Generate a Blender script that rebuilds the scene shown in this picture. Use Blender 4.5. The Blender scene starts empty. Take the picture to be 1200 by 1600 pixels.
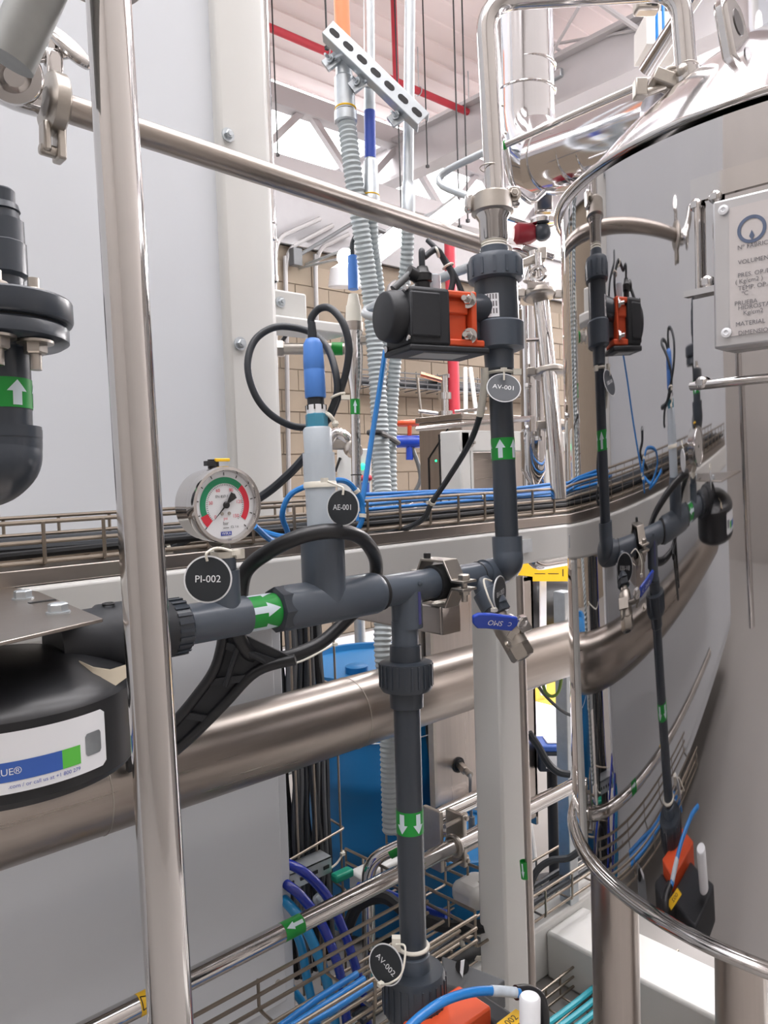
import bpy, bmesh, math, random
from mathutils import Vector, Matrix
random.seed(7)
sc = bpy.context.scene
# ------------------------------------------------------------------ camera
F_PX = 1200.0
CAM = Vector((0.0, 0.0, 1.6))
YAW = math.atan2(1350.0, 1200.0)          # angle between the view axis and the skid's long axis (world X)
PITCH = math.radians(2.9)
ROLL = 0.033
_F0 = Vector((math.cos(YAW), math.sin(YAW), 0)); _R0 = Vector((math.sin(YAW), -math.cos(YAW), 0)); _Z = Vector((0, 0, 1))
FW = (_F0*math.cos(PITCH) - _Z*math.sin(PITCH)).normalized()
_U0 = (_F0*math.sin(PITCH) + _Z*math.cos(PITCH)).normalized()
RT = _R0*math.cos(ROLL) - _U0*math.sin(ROLL)
UP = _U0*math.cos(ROLL) + _R0*math.sin(ROLL)
cam = bpy.data.cameras.new('camera'); camo = bpy.data.objects.new('camera', cam)
sc.collection.objects.link(camo)
camo.matrix_world = Matrix(((RT.x, UP.x, -FW.x, CAM.x), (RT.y, UP.y, -FW.y, CAM.y), (RT.z, UP.z, -FW.z, CAM.z), (0, 0, 0, 1)))
cam.sensor_fit = 'VERTICAL'; cam.sensor_height = 32.0; cam.lens = 32.0*F_PX/1600.0
cam.clip_start = 0.02; cam.clip_end = 100
sc.camera = camo
# ------------------------------------------------------------------ world, exposure
w = bpy.data.worlds.new('hall_air'); sc.world = w; w.use_nodes = True
w.node_tree.nodes['Background'].inputs[0].default_value = (0.9, 0.92, 1.0, 1)
w.node_tree.nodes['Background'].inputs[1].default_value = 0.3
vs = sc.view_settings
vs.view_transform = 'Standard'; vs.look = 'None'; vs.gamma = 1.0; vs.use_curve_mapping = False
vs.exposure = 0.72
try:
    sc.cycles.use_denoising = True; sc.cycles.max_bounces = 8; sc.cycles.glossy_bounces = 5
except Exception: pass
SKY_STRENGTH = 6.5     # daylight through the roof lights

# ------------------------------------------------------------------ pixel / world helpers
def ray(x, y): return FW + RT*((x-600.0)/F_PX) - UP*((y-800.0)/F_PX)
def P(x, y, d): return CAM + ray(x, y)*d
def PY(x, y, Y): r = ray(x, y); return CAM + r*(Y/r.y)
def PX(x, y, X): r = ray(x, y); return CAM + r*(X/r.x)
def PZ(x, y, z): r = ray(x, y); return CAM + r*((z-CAM.z)/r.z)
X, Y, Z = Vector((1, 0, 0)), Vector((0, 1, 0)), Vector((0, 0, 1))
def V(*a): return Vector(a)
def depth(p): return (p-CAM).dot(FW)
def px(n, p): return n*depth(p)/F_PX      # metres for n pixels at p

def lin(c): return tuple(((v/255.0)/12.92 if v/255.0 <= 0.04045 else ((v/255.0+0.055)/1.055)**2.4) for v in c)
MATS = {}
def mat(name, rgb, rough=0.5, metal=0.0, var=0.06, scale=12.0, bump=0.0, stretch=None, coat=0.0, trans=0.0, emit=0.0, rvar=0.0, ior=1.45, alpha=1.0, sss=0.0):
    if name in MATS: return MATS[name]
    m = bpy.data.materials.new(name); m.use_nodes = True
    nt = m.node_tree; b = nt.nodes['Principled BSDF']; c = lin(rgb)
    b.inputs['Roughness'].default_value = rough; b.inputs['Metallic'].default_value = metal; b.inputs['IOR'].default_value = ior
    if coat: b.inputs['Coat Weight'].default_value = coat; b.inputs['Coat Roughness'].default_value = 0.15
    if trans: b.inputs['Transmission Weight'].default_value = trans
    if sss: b.inputs['Subsurface Weight'].default_value = sss; b.inputs['Subsurface Radius'].default_value = (.02, .02, .02)
    b.inputs['Alpha'].default_value = alpha
    tc = nt.nodes.new('ShaderNodeTexCoord'); mp = nt.nodes.new('ShaderNodeMapping'); no = nt.nodes.new('ShaderNodeTexNoise')
    no.inputs['Scale'].default_value = scale; no.inputs['Detail'].default_value = 4
    if stretch: mp.inputs['Scale'].default_value = stretch
    nt.links.new(tc.outputs['Object'], mp.inputs['Vector']); nt.links.new(mp.outputs[0], no.inputs['Vector'])
    mx = nt.nodes.new('ShaderNodeMix'); mx.data_type = 'RGBA'
    mx.inputs[6].default_value = tuple(v*(1-var) for v in c)+(1,); mx.inputs[7].default_value = tuple(min(1, v*(1+var)) for v in c)+(1,)
    nt.links.new(no.outputs['Fac'], mx.inputs[0]); nt.links.new(mx.outputs[2], b.inputs['Base Color'])
    if rvar:
        mr = nt.nodes.new('ShaderNodeMapRange'); mr.inputs[3].default_value = max(0.0, rough-rvar); mr.inputs[4].default_value = rough+rvar
        nt.links.new(no.outputs['Fac'], mr.inputs[0]); nt.links.new(mr.outputs[0], b.inputs['Roughness'])
    if bump:
        bp = nt.nodes.new('ShaderNodeBump'); bp.inputs['Strength'].default_value = bump; bp.inputs['Distance'].default_value = 0.002
        nt.links.new(no.outputs['Fac'], bp.inputs['Height']); nt.links.new(bp.outputs[0], b.inputs['Normal'])
    if emit:
        b.inputs['Emission Color'].default_value = c+(1,); b.inputs['Emission Strength'].default_value = emit
    MATS[name] = m; return m
STEEL = mat('polished_steel', (203, 200, 198), .10, 1, .04, 30, stretch=(1, 1, .1), rvar=.04)
MIRROR = mat('mirror_steel', (198, 196, 196), .035, 1, .03, 3)
CLAD = mat('cladding_sheet', (214, 213, 216), .09, 1, .03, 5, bump=.05)
BRUSH = mat('brushed_steel', (164, 156, 149), .30, 1, .12, 26, stretch=(.06, 3, 3), rvar=.07)
BRUSHV = mat('brushed_steel_vertical', (182, 174, 168), .30, 1, .12, 26, stretch=(3, 3, .06), rvar=.07)
CAST = mat('cast_steel', (176, 170, 162), .36, 1, .1, 60, bump=.25)
WIRE = mat('wire_steel', (150, 140, 128), .4, 1, .15, 40)
GALV = mat('galvanised_steel', (190, 196, 200), .42, .85, .16, 45)
PVC = mat('grey_pvc', (74, 82, 92), .34, 0, .07, 20, coat=.15)
PVCD = mat('dark_pvc', (52, 58, 66), .32, 0, .08, 20, coat=.15)
BLACK = mat('black_plastic', (30, 31, 34), .38, 0, .2, 25, coat=.1)
BLACKM = mat('matt_black_plastic', (40, 42, 46), .55, 0, .12, 30)
RUBBER = mat('rubber', (28, 29, 31), .6, 0, .15, 30)
CABLE = mat('dark_cable', (46, 50, 55), .45, 0, .1, 20)
CABLEG = mat('grey_cable', (96, 98, 100), .45, 0, .1, 20)
BLUEC = mat('blue_tube', (36, 122, 196), .28, 0, .08, 20, coat=.3)
BLUED = mat('dark_blue_hose', (24, 46, 150), .25, 0, .1, 20, coat=.4)
BLUEL = mat('teal_blue_hose', (28, 130, 186), .28, 0, .1, 20, coat=.3)
TEALT = mat('turquoise_tube', (60, 170, 186), .35, 0, .1, 20)
WHITE = mat('white_paint', (206, 206, 203), .38, 0, .035, 6, coat=.1)
PANEL = mat('grey_panel_paint', (206, 210, 215), .34, 0, .03, 4, coat=.12, bump=.02)
GREEN = mat('green_sticker', (22, 138, 52), .4, 0, .04)
ARROW = mat('reflective_white', (200, 214, 222), .4, 0, .03)
TIE = mat('white_nylon', (216, 212, 200), .45, 0, .05)
TIEB = mat('black_nylon', (30, 30, 32), .45, 0, .05)
TAGM = mat('engraved_black', (38, 42, 46), .42, 0, .08)
TAGW = mat('engraving_white', (220, 222, 224), .5, 0, .02)
TAGG = mat('engraved_dark_grey', (70, 74, 80), .45, 0, .08)
ORANGE = mat('orange_plastic', (214, 84, 46), .45, 0, .06, coat=.1)
BLUES = mat('sensor_blue', (76, 128, 204), .42, 0, .05)
TEAL = mat('teal_nut', (70, 140, 166), .4, 0, .06)
TRANS = mat('milky_plastic', (182, 191, 199), .35, 0, .03, sss=.3)
DRUM = mat('drum_blue', (22, 104, 158), .42, 0, .08, 6)
YEL = mat('yellow_label', (238, 190, 40), .45, 0, .04)
LBLUE = mat('label_blue', (58, 96, 176), .4, 0, .04)
LGREEN = mat('label_green', (92, 190, 70), .4, 0, .04)
LWHITE = mat('label_white', (228, 230, 234), .35, 0, .02)
RED = mat('red_paint', (190, 58, 72), .45, 0, .08)
INK = mat('print_black', (34, 34, 36), .5, 0, .02)
INKG = mat('print_grey', (112, 110, 114), .5, 0, .02)
INKR = mat('print_red', (214, 60, 80), .5, 0, .02)
INKB = mat('print_blue', (60, 78, 168), .5, 0, .02)
HBLUE = mat('handle_blue', (28, 66, 176), .3, 0, .05, coat=.3)

# ------------------------------------------------------------------ mesh builder
def frame(ax):
    a = Vector(ax).normalized(); t = Z if abs(a.z) < .9 else X
    u = t.cross(a).normalized(); return u, a.cross(u).normalized(), a
class MB:
    def __init__(s): s.v = []; s.f = []
    def add(s, vs, fs):
        n = len(s.v); s.v += [tuple(v) for v in vs]; s.f += [tuple(i+n for i in f) for f in fs]; return s
    def box(s, c, sx, sy, sz, fr=(X, Y, Z)):
        c = Vector(c); a, b, d = fr; vs = []
        for k in (-.5, .5):
            for j in (-.5, .5):
                for i in (-.5, .5): vs.append(c+a*(i*sx)+b*(j*sy)+d*(k*sz))
        return s.add(vs, [(0, 2, 3, 1), (4, 5, 7, 6), (0, 1, 5, 4), (2, 6, 7, 3), (0, 4, 6, 2), (1, 3, 7, 5)])
    def span(s, lo, hi):
        lo = Vector(lo); hi = Vector(hi); d = hi-lo; return s.box((lo+hi)/2, abs(d.x), abs(d.y), abs(d.z))
    def lathe(s, o, ax, prof, seg=24, cap=(True, True), close=False, rot=0.0):
        o = Vector(o); u, v, a = frame(ax); vs = []; fs = []
        for t, r in prof:
            for i in range(seg):
                th = 2*math.pi*i/seg+rot; vs.append(o+a*t+(u*math.cos(th)+v*math.sin(th))*r)
        n = len(prof); rows = n if close else n-1
        for k in range(rows):
            k2 = (k+1) % n
            for i in range(seg):
                j = (i+1) % seg; fs.append((k*seg+i, k*seg+j, k2*seg+j, k2*seg+i))
        if not close:
            if cap[0]: fs.append(tuple(range(seg-1, -1, -1)))
            if cap[1]: fs.append(tuple((n-1)*seg+i for i in range(seg)))
        return s.add(vs, fs)
    def cyl(s, p0, p1, r, r2=None, seg=20, cap=True):
        p0 = Vector(p0); p1 = Vector(p1); L = (p1-p0).length
        return s.lathe(p0, p1-p0, [(0, r), (L, r if r2 is None else r2)], seg, (cap, cap))
    def hexa(s, o, ax, r, h, rot=0.0): return s.lathe(o, ax, [(0, r), (h*.85, r), (h, r*.86)], 6, rot=rot)
    def tube(s, pts, r, seg=10, cap=True, closed=False, flat=1.0):
        pts = [Vector(p) for p in pts]; n = len(pts)
        rs = r if isinstance(r, (list, tuple)) else [r]*n
        T = []
        for i in range(n):
            a = pts[(i-1) % n] if (closed or i > 0) else pts[i]; b = pts[(i+1) % n] if (closed or i < n-1) else pts[i]
            d = b-a; T.append(d.normalized() if d.length > 1e-9 else X.copy())
        u, v, _ = frame(T[0]); vs = []; fs = []
        for i in range(n):
            if i:
                q = T[i-1].rotation_difference(T[i]); u = q @ u
                u = (u-T[i]*u.dot(T[i])).normalized()
            v = T[i].cross(u)
            for k in range(seg):
                th = 2*math.pi*k/seg; vs.append(pts[i]+(u*math.cos(th)+v*math.sin(th)*flat)*rs[i])
        m = n if closed else n-1
        for i in range(m):
            i2 = (i+1) % n
            for k in range(seg):
                k2 = (k+1) % seg; fs.append((i*seg+k, i*seg+k2, i2*seg+k2, i2*seg+k))
        if cap and not closed:
            fs.append(tuple(range(seg-1, -1, -1))); fs.append(tuple((n-1)*seg+k for k in range(seg)))
        return s.add(vs, fs)
    def torus(s, o, ax, R, r, seg=28, sub=8, a0=0.0, a1=None):
        u, v, _ = frame(ax); o = Vector(o)
        if a1 is None:
            return s.tube([o+(u*math.cos(2*math.pi*i/seg)+v*math.sin(2*math.pi*i/seg))*R for i in range(seg)], r, sub, closed=True)
        return s.tube([o+(u*math.cos(a0+(a1-a0)*i/seg)+v*math.sin(a0+(a1-a0)*i/seg))*R for i in range(seg+1)], r, sub)
    def prism(s, poly, o, ux, uy, h):
        o = Vector(o); ux = Vector(ux); uy = Vector(uy); nz = ux.cross(uy).normalized(); n = len(poly)
        vs = [o+ux*a+uy*b for a, b in poly]+[o+ux*a+uy*b+nz*h for a, b in poly]
        fs = [tuple(range(n-1, -1, -1)), tuple(range(n, 2*n))]+[(i, (i+1) % n, n+(i+1) % n, n+i) for i in range(n)]
        return s.add(vs, fs)
    def slab(s, pts, d):                     # polygon of world points thickened by vector d
        n = len(pts); pts = [Vector(p) for p in pts]; d = Vector(d)
        return s.add(pts+[p+d for p in pts], [tuple(range(n-1, -1, -1)), tuple(range(n, 2*n))]+[(i, (i+1) % n, n+(i+1) % n, n+i) for i in range(n)])
    def ball(s, o, r, seg=16, ax=Z, sq=1.0):
        k = seg//2; return s.lathe(Vector(o), ax, [(-r*sq*math.cos(math.pi*i/k), max(1e-5, r*math.sin(math.pi*i/k))) for i in range(k+1)], seg, (False, False))
    def bolt(s, o, ax, r, stud=0.0):         # washer + hex head (+ stud)
        o = Vector(o); a = Vector(ax).normalized()
        s.lathe(o, a, [(0, r*1.75), (r*.3, r*1.75)], 18); s.hexa(o+a*r*.3, a, r*1.1, r*.9)
        if stud: s.cyl(o+a*r, o+a*(r+stud), r*.6, seg=10)
        return s

def smooth_path(pts, n=8, closed=False):
    pts = [Vector(p) for p in pts]; out = []; m = len(pts)
    g = (lambda i: pts[i % m]) if closed else (lambda i: pts[max(0, min(m-1, i))])
    for i in range(m if closed else m-1):
        a, b, c, d = g(i-1), g(i), g(i+1), g(i+2)
        for k in range(n):
            t = k/n
            out.append(.5*((2*b)+(c-a)*t+(2*a-5*b+4*c-d)*t*t+(3*b-a-3*c+d)*t*t*t))
    if not closed: out.append(pts[-1])
    return out
def fillet(pts, rad, n=6):                   # polyline with rounded corners (bent tube)
    pts = [Vector(p) for p in pts]; out = [pts[0]]
    for i in range(1, len(pts)-1):
        a, b, c = pts[i-1], pts[i], pts[i+1]; d0 = (a-b).normalized(); d1 = (c-b).normalized()
        ang = d0.angle(d1); t = min(rad/max(.05, math.tan(ang/2)), (a-b).length*.48, (c-b).length*.48)
        s0 = b+d0*t; s1 = b+d1*t
        for k in range(n+1):
            u = k/n; out.append(s0*(1-u)**2+b*2*u*(1-u)+s1*u*u)
    out.append(pts[-1]); return out

COL = sc.collection
def to_mesh(name, mb, m, origin, sharp=.7, bevel=0.0):
    me = bpy.data.meshes.new(name)
    me.from_pydata([tuple(Vector(v)-origin) for v in mb.v], [], mb.f); me.update()
    bm = bmesh.new(); bm.from_mesh(me); bmesh.ops.recalc_face_normals(bm, faces=bm.faces); bm.to_mesh(me); bm.free()
    me.materials.append(m)
    for p in me.polygons: p.use_smooth = True
    me.set_sharp_from_angle(angle=sharp)
    return me
WORLD = {}
def thing(name, label, cat, loc, group=None, kind=None):
    o = bpy.data.objects.new(name, None); COL.objects.link(o); o.location = Vector(loc); o.empty_display_size = .02
    if kind: o['kind'] = kind
    else: o['label'] = label; o['category'] = cat
    if group: o['group'] = group
    WORLD[o.name] = Vector(loc); return o
def part(name, mb, m, parent, label=None, bevel=0.0, sharp=.7):
    org = WORLD[parent.name]
    o = bpy.data.objects.new(name, to_mesh(name, mb, m, org, sharp)); COL.objects.link(o); o.parent = parent
    WORLD[o.name] = org
    if label: o['label'] = label
    if bevel:
        bv = o.modifiers.new('bevel', 'BEVEL'); bv.width = bevel; bv.segments = 2; bv.limit_method = 'ANGLE'; bv.angle_limit = .6
    return o
def single(name, label, cat, mb, m, group=None, bevel=0.0, kind=None, sharp=.7):
    n = len(mb.v); lo = [min(v[i] for v in mb.v) for i in range(3)]; hi = [max(v[i] for v in mb.v) for i in range(3)]
    org = Vector(((lo[0]+hi[0])/2, (lo[1]+hi[1])/2, lo[2]))
    o = bpy.data.objects.new(name, to_mesh(name, mb, m, org, sharp)); COL.objects.link(o); o.location = org
    if kind: o['kind'] = kind
    if label: o['label'] = label
    if cat: o['category'] = cat
    if group: o['group'] = group
    WORLD[o.name] = org
    if bevel:
        bv = o.modifiers.new('bevel', 'BEVEL'); bv.width = bevel; bv.segments = 2; bv.limit_method = 'ANGLE'; bv.angle_limit = .6
    return o

# ------------------------------------------------------------------ lettering and stickers
_TX = {}
def text2d(s, h):
    if s not in _TX:
        cu = bpy.data.curves.new('lettering', 'FONT'); cu.body = s; cu.size = 1.0; cu.align_x = 'CENTER'; cu.align_y = 'CENTER'; cu.resolution_u = 3
        ob = bpy.data.objects.new('lettering', cu); COL.objects.link(ob)
        dg = bpy.context.evaluated_depsgraph_get(); dg.update()
        me = ob.evaluated_get(dg).to_mesh()
        _TX[s] = ([(v.co.x, v.co.y) for v in me.vertices], [tuple(p.vertices) for p in me.polygons])
        ob.evaluated_get(dg).to_mesh_clear(); bpy.data.objects.remove(ob); bpy.data.curves.remove(cu)
    vs, fs = _TX[s]; k = h/.70; return [(a*k, b*k) for a, b in vs], fs
def text(mb, s, h, o, ux, uy, xs=1.0):
    vs, fs = text2d(s, h); o = Vector(o); mb.add([o+Vector(ux)*a*xs+Vector(uy)*b for a, b in vs], fs); return mb
def disc2(mb, o, ux, uy, r, seg=32): return mb.add([Vector(o)+Vector(ux)*r*math.cos(2*math.pi*i/seg)+Vector(uy)*r*math.sin(2*math.pi*i/seg) for i in range(seg)], [tuple(range(seg))])
def arc2(mb, o, ux, uy, r0, r1, a0, a1, seg=28):
    vs = []; fs = []
    for i in range(seg+1):
        a = math.radians(a0+(a1-a0)*i/seg); d = Vector(ux)*math.cos(a)+Vector(uy)*math.sin(a); vs += [Vector(o)+d*r0, Vector(o)+d*r1]
    for i in range(seg): fs.append((2*i, 2*i+1, 2*i+3, 2*i+2))
    return mb.add(vs, fs)
def quad(mb, o, ux, uy, x0, x1, y0, y1):
    o = Vector(o); return mb.add([o+ux*x0+uy*y0, o+ux*x1+uy*y0, o+ux*x1+uy*y1, o+ux*x0+uy*y1], [(0, 1, 2, 3)])
def flow_sticker(parent, p0, p1, r, flip=False, n=5, face=None):
    """green flow-direction band with white arrows wrapped round a pipe, from p0 to p1"""
    p0 = Vector(p0); p1 = Vector(p1); a = (p1-p0).normalized(); L = (p1-p0).length
    b = MB().lathe(p0, a, [(0, r*1.004), (0, r*1.018), (L, r*1.018), (L, r*1.004)], 32, (False, False))
    st = part('flow_sticker', b, GREEN, parent, 'green flow sticker')
    c = (CAM-(p0+p1)/2); c = (c-a*c.dot(a)).normalized(); s = a.cross(c)
    am = MB(); w = .42                         # half width (radians) of one arrow head
    for k in range(n):
        ctr = 2*math.pi*k/n + (face if face is not None else .45)
        def pt(u, t): 
            th = ctr+u; tt = L*t if not flip else L*(1-t)
            return p0+a*tt+(c*math.cos(th)+s*math.sin(th))*r*1.034
        vs = []; fs = []; NS = 8
        for i in range(NS+1):                  # shaft
            u = -.19+.38*i/NS; vs += [pt(u, .08), pt(u, .56)]
        for i in range(NS): fs.append((2*i, 2*i+1, 2*i+3, 2*i+2))
        b0 = len(vs)
        for i in range(NS+1):                  # head
            u = -w+2*w*i/NS; vs += [pt(u, .54), pt(u, .54+.38*(1-abs(u)/w)+.001)]
        for i in range(NS): fs.append((b0+2*i, b0+2*i+1, b0+2*i+3, b0+2*i+2))
        am.add(vs, fs)
    part('arrow', am, ARROW, st, 'white arrows')
    return st
def cable(name, label, pts, r, m, group=None, n=8, seg=8, cat='cable', ties=(), tie_mat=None):
    path = smooth_path(pts, n)
    o = single(name, label, cat, MB().tube(path, r, seg), m, group)
    for t in ties:
        i = max(1, min(len(path)-2, int(t*(len(path)-1)))); d = (path[i+1]-path[i-1]).normalized()
        part('cable_tie', MB().lathe(path[i]-d*.003, d, [(0, r*1.02), (0, r*1.35), (.006, r*1.35), (.006, r*1.02)], 12, (False, False)).box(path[i]+frame(d)[0]*r*1.5, .008, .006, .006), tie_mat or TIE, o)
    return o
def pipe(name, label, p0, p1, r, m, cat='pipe', group=None, seg=28): return single(name, label, cat, MB().cyl(p0, p1, r, seg=seg), m, group)
def round_tag(txt, label, c, n, up, r, face=TAGM, tie=None, th=.0022, xs=1.0):
    n = Vector(n).normalized(); up = (Vector(up)-n*n.dot(Vector(up))).normalized(); ux = up.cross(n).normalized(); c = Vector(c)
    t = thing('identification_tag', label, 'tag', c-up*r)
    part('rim', MB().lathe(c-n*th, n, [(0, r*.97), (th*.9, r*1.02), (th*1.2, r*1.02)], 40), TAGW, t)
    part('face', MB().lathe(c+n*th*.2, n, [(0, r*.95), (th*.35, r*.95)], 40), face, t)
    if txt: part('lettering', text(MB(), txt, r*.30, c+n*th*.62, ux, up, xs), TAGW, t, 'white engraved ' + txt)
    if tie is not None:
        part('cable_tie', MB().tube(smooth_path(tie, 8), .0016, 8).box(Vector(tie[-1]), .008, .007, .006), TIE, t, 'white cable tie')
    return t
# ================================================================== SETTING
HX0, HX1, HY0, HY1, HZ = -4.0, 15.0, -3.0, 17.0, 7.0
FLOORM = mat('painted_floor', (140, 137, 134), .35, 0, .05, 2)
WALLM = mat('hall_wall_paint', (152, 148, 144), .6, 0, .05, 3)
ROOFM = mat('roof_sheet', (226, 214, 212), .45, 0, .03, 3)
STRUC = mat('grey_structural_paint', (186, 184, 186), .5, 0, .04, 5)
MORTAR = mat('mortar', (122, 111, 98), .85, 0, .08, 15)
BLOCK = mat('concrete_block', (134, 122, 107), .8, 0, .10, 4, bump=.3)
SKYL = mat('translucent_rooflight', (250, 248, 250), .5, 0, 0, emit=SKY_STRENGTH)
single('floor', None, None, MB().span((HX0, HY0, -.2), (HX1, HY1, 0)), FLOORM, kind='structure')
single('wall_back', None, None, MB().span((HX0, HY1, 0), (HX1, HY1+.2, HZ+.3)), WALLM, kind='structure')
single('wall_right', None, None, MB().span((HX1, HY0, 0), (HX1+.2, HY1, HZ+.3)), WALLM, kind='structure')
single('wall_left', None, None, MB().span((HX0-.2, HY0, 0), (HX0, HY1, HZ+.3)), WALLM, kind='structure')
single('wall_front', None, None, MB().span((HX0, HY0-.2, 0), (HX1, HY0, HZ+.3)), WALLM, kind='structure')
for n_, (lo_, hi_) in enumerate((((1, HY1-.03, 4.9), (14.5, HY1-.005, 6.4)), ((HX1-.03, -2.5, 4.9), (HX1-.005, 16.5, 6.4)))):  # added glowing bands, hidden from the camera, that brighten the roof
    wn_ = thing('roof_fill_band_%d' % (n_+1), None, None, Vector(lo_), kind='structure')
    part('pane', MB().span(lo_, hi_), mat('roof_fill_glow', (250, 246, 246), .3, 0, 0, emit=13.0), wn_)
    dx_ = (hi_[0]-lo_[0], hi_[1]-lo_[1])
    for k in range(9):
        q_ = Vector((lo_[0]+dx_[0]*k/8*(1 if n_ == 0 else 0), lo_[1]+dx_[1]*k/8*(1 if n_ else 0), 5.65))
        part('band_bar', MB().box(q_-(Y if n_ == 0 else X)*.03, .06, .06, 1.5), mat('grey_structural_paint', (186, 184, 186), .5, 0, .04, 5), wn_)
ceil = single('ceiling', None, None, MB().span((HX0, HY0, HZ+.12), (HX1, HY1, HZ+.3)), ROOFM, kind='structure')
# ribbed roof sheets, one metre wide each, running along X; some are translucent roof lights, the unseen near ones placed to light the skid
def roof_profile(y0):
    ys = []
    for k in range(3):
        b = y0+k/3.0
        ys += [(b+.005, HZ+.06), (b+.29, HZ+.06), (b+.30, HZ+.045), (b+.32, HZ+.045), (b+1/3.0-.003, HZ+.06)]
    return ys
sheet = None; org_c = WORLD[ceil.name]
for i in range(20):
    y0 = HY0+i
    sky = i in (1, 3, 5, 12, 13)
    if sheet is None or sky not in sheet:
        pr = roof_profile(HY0); mb = MB(); n = len(pr)
        mb.add([(HX0+.02, a, b) for a, b in pr]+[(HX1-.02, a, b) for a, b in pr], [(k, k+1, n+k+1, n+k) for k in range(n-1)])
        me = to_mesh('roof_sheet', mb, SKYL if sky else ROOFM, V(org_c.x, HY0, org_c.z), sharp=.2)
        sheet = sheet or {}; sheet[sky] = me
    o = bpy.data.objects.new('rooflight_sheet' if sky else 'roof_sheet', sheet[sky]); COL.objects.link(o); o.parent = ceil
    o.location = (0, y0-org_c.y, 0)
# concrete block partition behind the skid
WY = 6.0
pw = single('wall_partition', None, None, MB().span((-3.9, WY+.006, 0), (9.6, WY+.2, 3.75)), MORTAR, kind='structure')
bmesh_block = None; po = WORLD[pw.name]
for r in range(18):
    for c in range(14):
        x = 3.1+c*.4+(.2 if r % 2 else 0); z = .005+r*.2
        if bmesh_block is None: bmesh_block = to_mesh('block', MB().box((0, 0, 0), .388, .05, .188), BLOCK, V(0, 0, 0), sharp=.3)
        o = bpy.data.objects.new('block', bmesh_block); COL.objects.link(o); o.parent = pw
        o.location = V(x+.2, WY+.022+random.uniform(-.003, .003), z+.1)-po
single('trim_1', None, None, MB().span((-3.9, WY-.02, 3.75), (9.6, WY+.2, 4.3)).span((-3.9, WY-.06, 3.75), (9.6, WY+.22, 3.8)).span((-3.9, WY-.06, 4.26), (9.6, WY+.22, 4.3)), mat('cladding_grey', (150, 148, 150), .5), kind='structure')
single('daylit_floor_patch', 'far floor area behind the skid, door daylight put into its pale colour', 'floor marking', MB().span((3.4, 1.2, 0), (14.9, 5.9, .002)), mat('daylit_floor_tone', (222, 222, 230), .4, 0, .04, 2))  # bright daylight on the far floor, put into a pale colour
single('floor_marking', 'yellow painted walkway band on the pale floor behind the skid', 'floor marking', MB().span((4.2, 2.55, .002), (9, 3.5, .005)), mat('yellow_floor_paint', (240, 200, 90), .5, 0, .05))

# ------------------------------------------------------------------ roof steelwork
def truss(name, label, p0, p1, z0, z1, bays, hb=.14, group=None):
    p0 = Vector(p0); p1 = Vector(p1); d = (p1-p0).normalized(); s = V(-d.y, d.x, 0); L = (p1-p0).length
    t = thing(name, label, 'truss', p0+Z*z0, group)
    for z in (z0, z1): part('chord', MB().box((p0+p1)/2+Z*z, L, .2, hb*2, (d, s, Z)), STRUC, t, bevel=.01)
    for k in range(bays):
        a = p0+d*(L*k/bays); b = p0+d*(L*(k+.5)/bays); c = p0+d*(L*(k+1)/bays)
        for q0, q1 in ((a+Z*z0, b+Z*z1), (b+Z*z1, c+Z*z0)):
            part('diagonal', MB().box((q0+q1)/2, (q1-q0).length, .09, .09, ((q1-q0).normalized(), s, (q1-q0).normalized().cross(s))), STRUC, t)
    return t
truss('roof_truss', 'grey roof truss with diagonal web behind the hanging strut channel', (2, 8.6, 0), (14.5, 8.6, 0), 5.7, 6.6, 7, .13)
truss('roof_truss', 'grey roof truss farther back above the bright roof light', (2, 12.8, 0), (14.8, 12.8, 0), 5.6, 6.6, 9, .1)
b = MB()
c0 = V(8.1, -2, 6.25); b.span((7.95, -2, 5.95), (8.25, 16.5, 6.0)).span((7.95, -2, 6.5), (8.25, 16.5, 6.55)).span((8.07, -2, 6.0), (8.13, 16.5, 6.5))
single('roof_rafter', 'deep pale steel rafter crossing the roof beside the clad duct', 'beam', b, STRUC)
b = MB().span((11.3, -2, 6.0), (11.6, 16.5, 6.05)).span((11.3, -2, 6.6), (11.6, 16.5, 6.65)).span((11.42, -2, 6.05), (11.48, 16.5, 6.6))
single('roof_rafter', 'pale steel rafter farther right, half hidden by the tank lid', 'beam', b, STRUC)
for i, (a, c, r, lab) in enumerate([((905, 10), (800, 190), .02, 'thin roof brace rod rising steeply beside the clad duct'), ((860, 70), (1060, 35), .018, 'thin roof brace rod lying almost level under the sheets'),
        ((860, 70), (985, 150), .02, 'thin roof brace rod sloping down to the red pipe clamp'), ((930, 0), (1010, 55), .03, 'pale tie bar near the roof above the blue strap')]):
    pipe('brace_rod', lab, PZ(a[0], a[1], 6.7), PZ(c[0], c[1], 6.3), r, STRUC, 'brace', seg=8)
# sprinkler pipe
q0 = PZ(395, 32, 6.45); q1 = V(PZ(770, 196, 6.45).x, q0.y, 6.45)
t = thing('sprinkler_pipe', 'long red sprinkler pipe running under the roof sheets', 'pipe', q0)
part('pipe', MB().cyl(q0-X*3, q1+X*2.5, .045, seg=14), RED, t)
for k in (.25, .62, .86):
    c = q0.lerp(q1, k); part('hanger', MB().cyl(c, V(c.x, c.y, HZ), .008, seg=6).torus(c, X, .052, .008, 14, 6), GALV, t)
q = PZ(617, 70, 6.5); pipe('sprinkler_drop', 'short red sprinkler drop above the strut channel', V(q.x, q.y, HZ), q-Z*.75, .035, RED, group=None, seg=12)
q = PZ(908, 148, 6.2)
t = thing('sprinkler_branch', 'red sprinkler branch with black valve and hose beside the clad duct', 'pipe', q-Z*.3)
part('pipe', MB().cyl(q+V(-.25, .1, .1), q+V(.3, -.1, -.35), .04, seg=12), RED, t)
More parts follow.
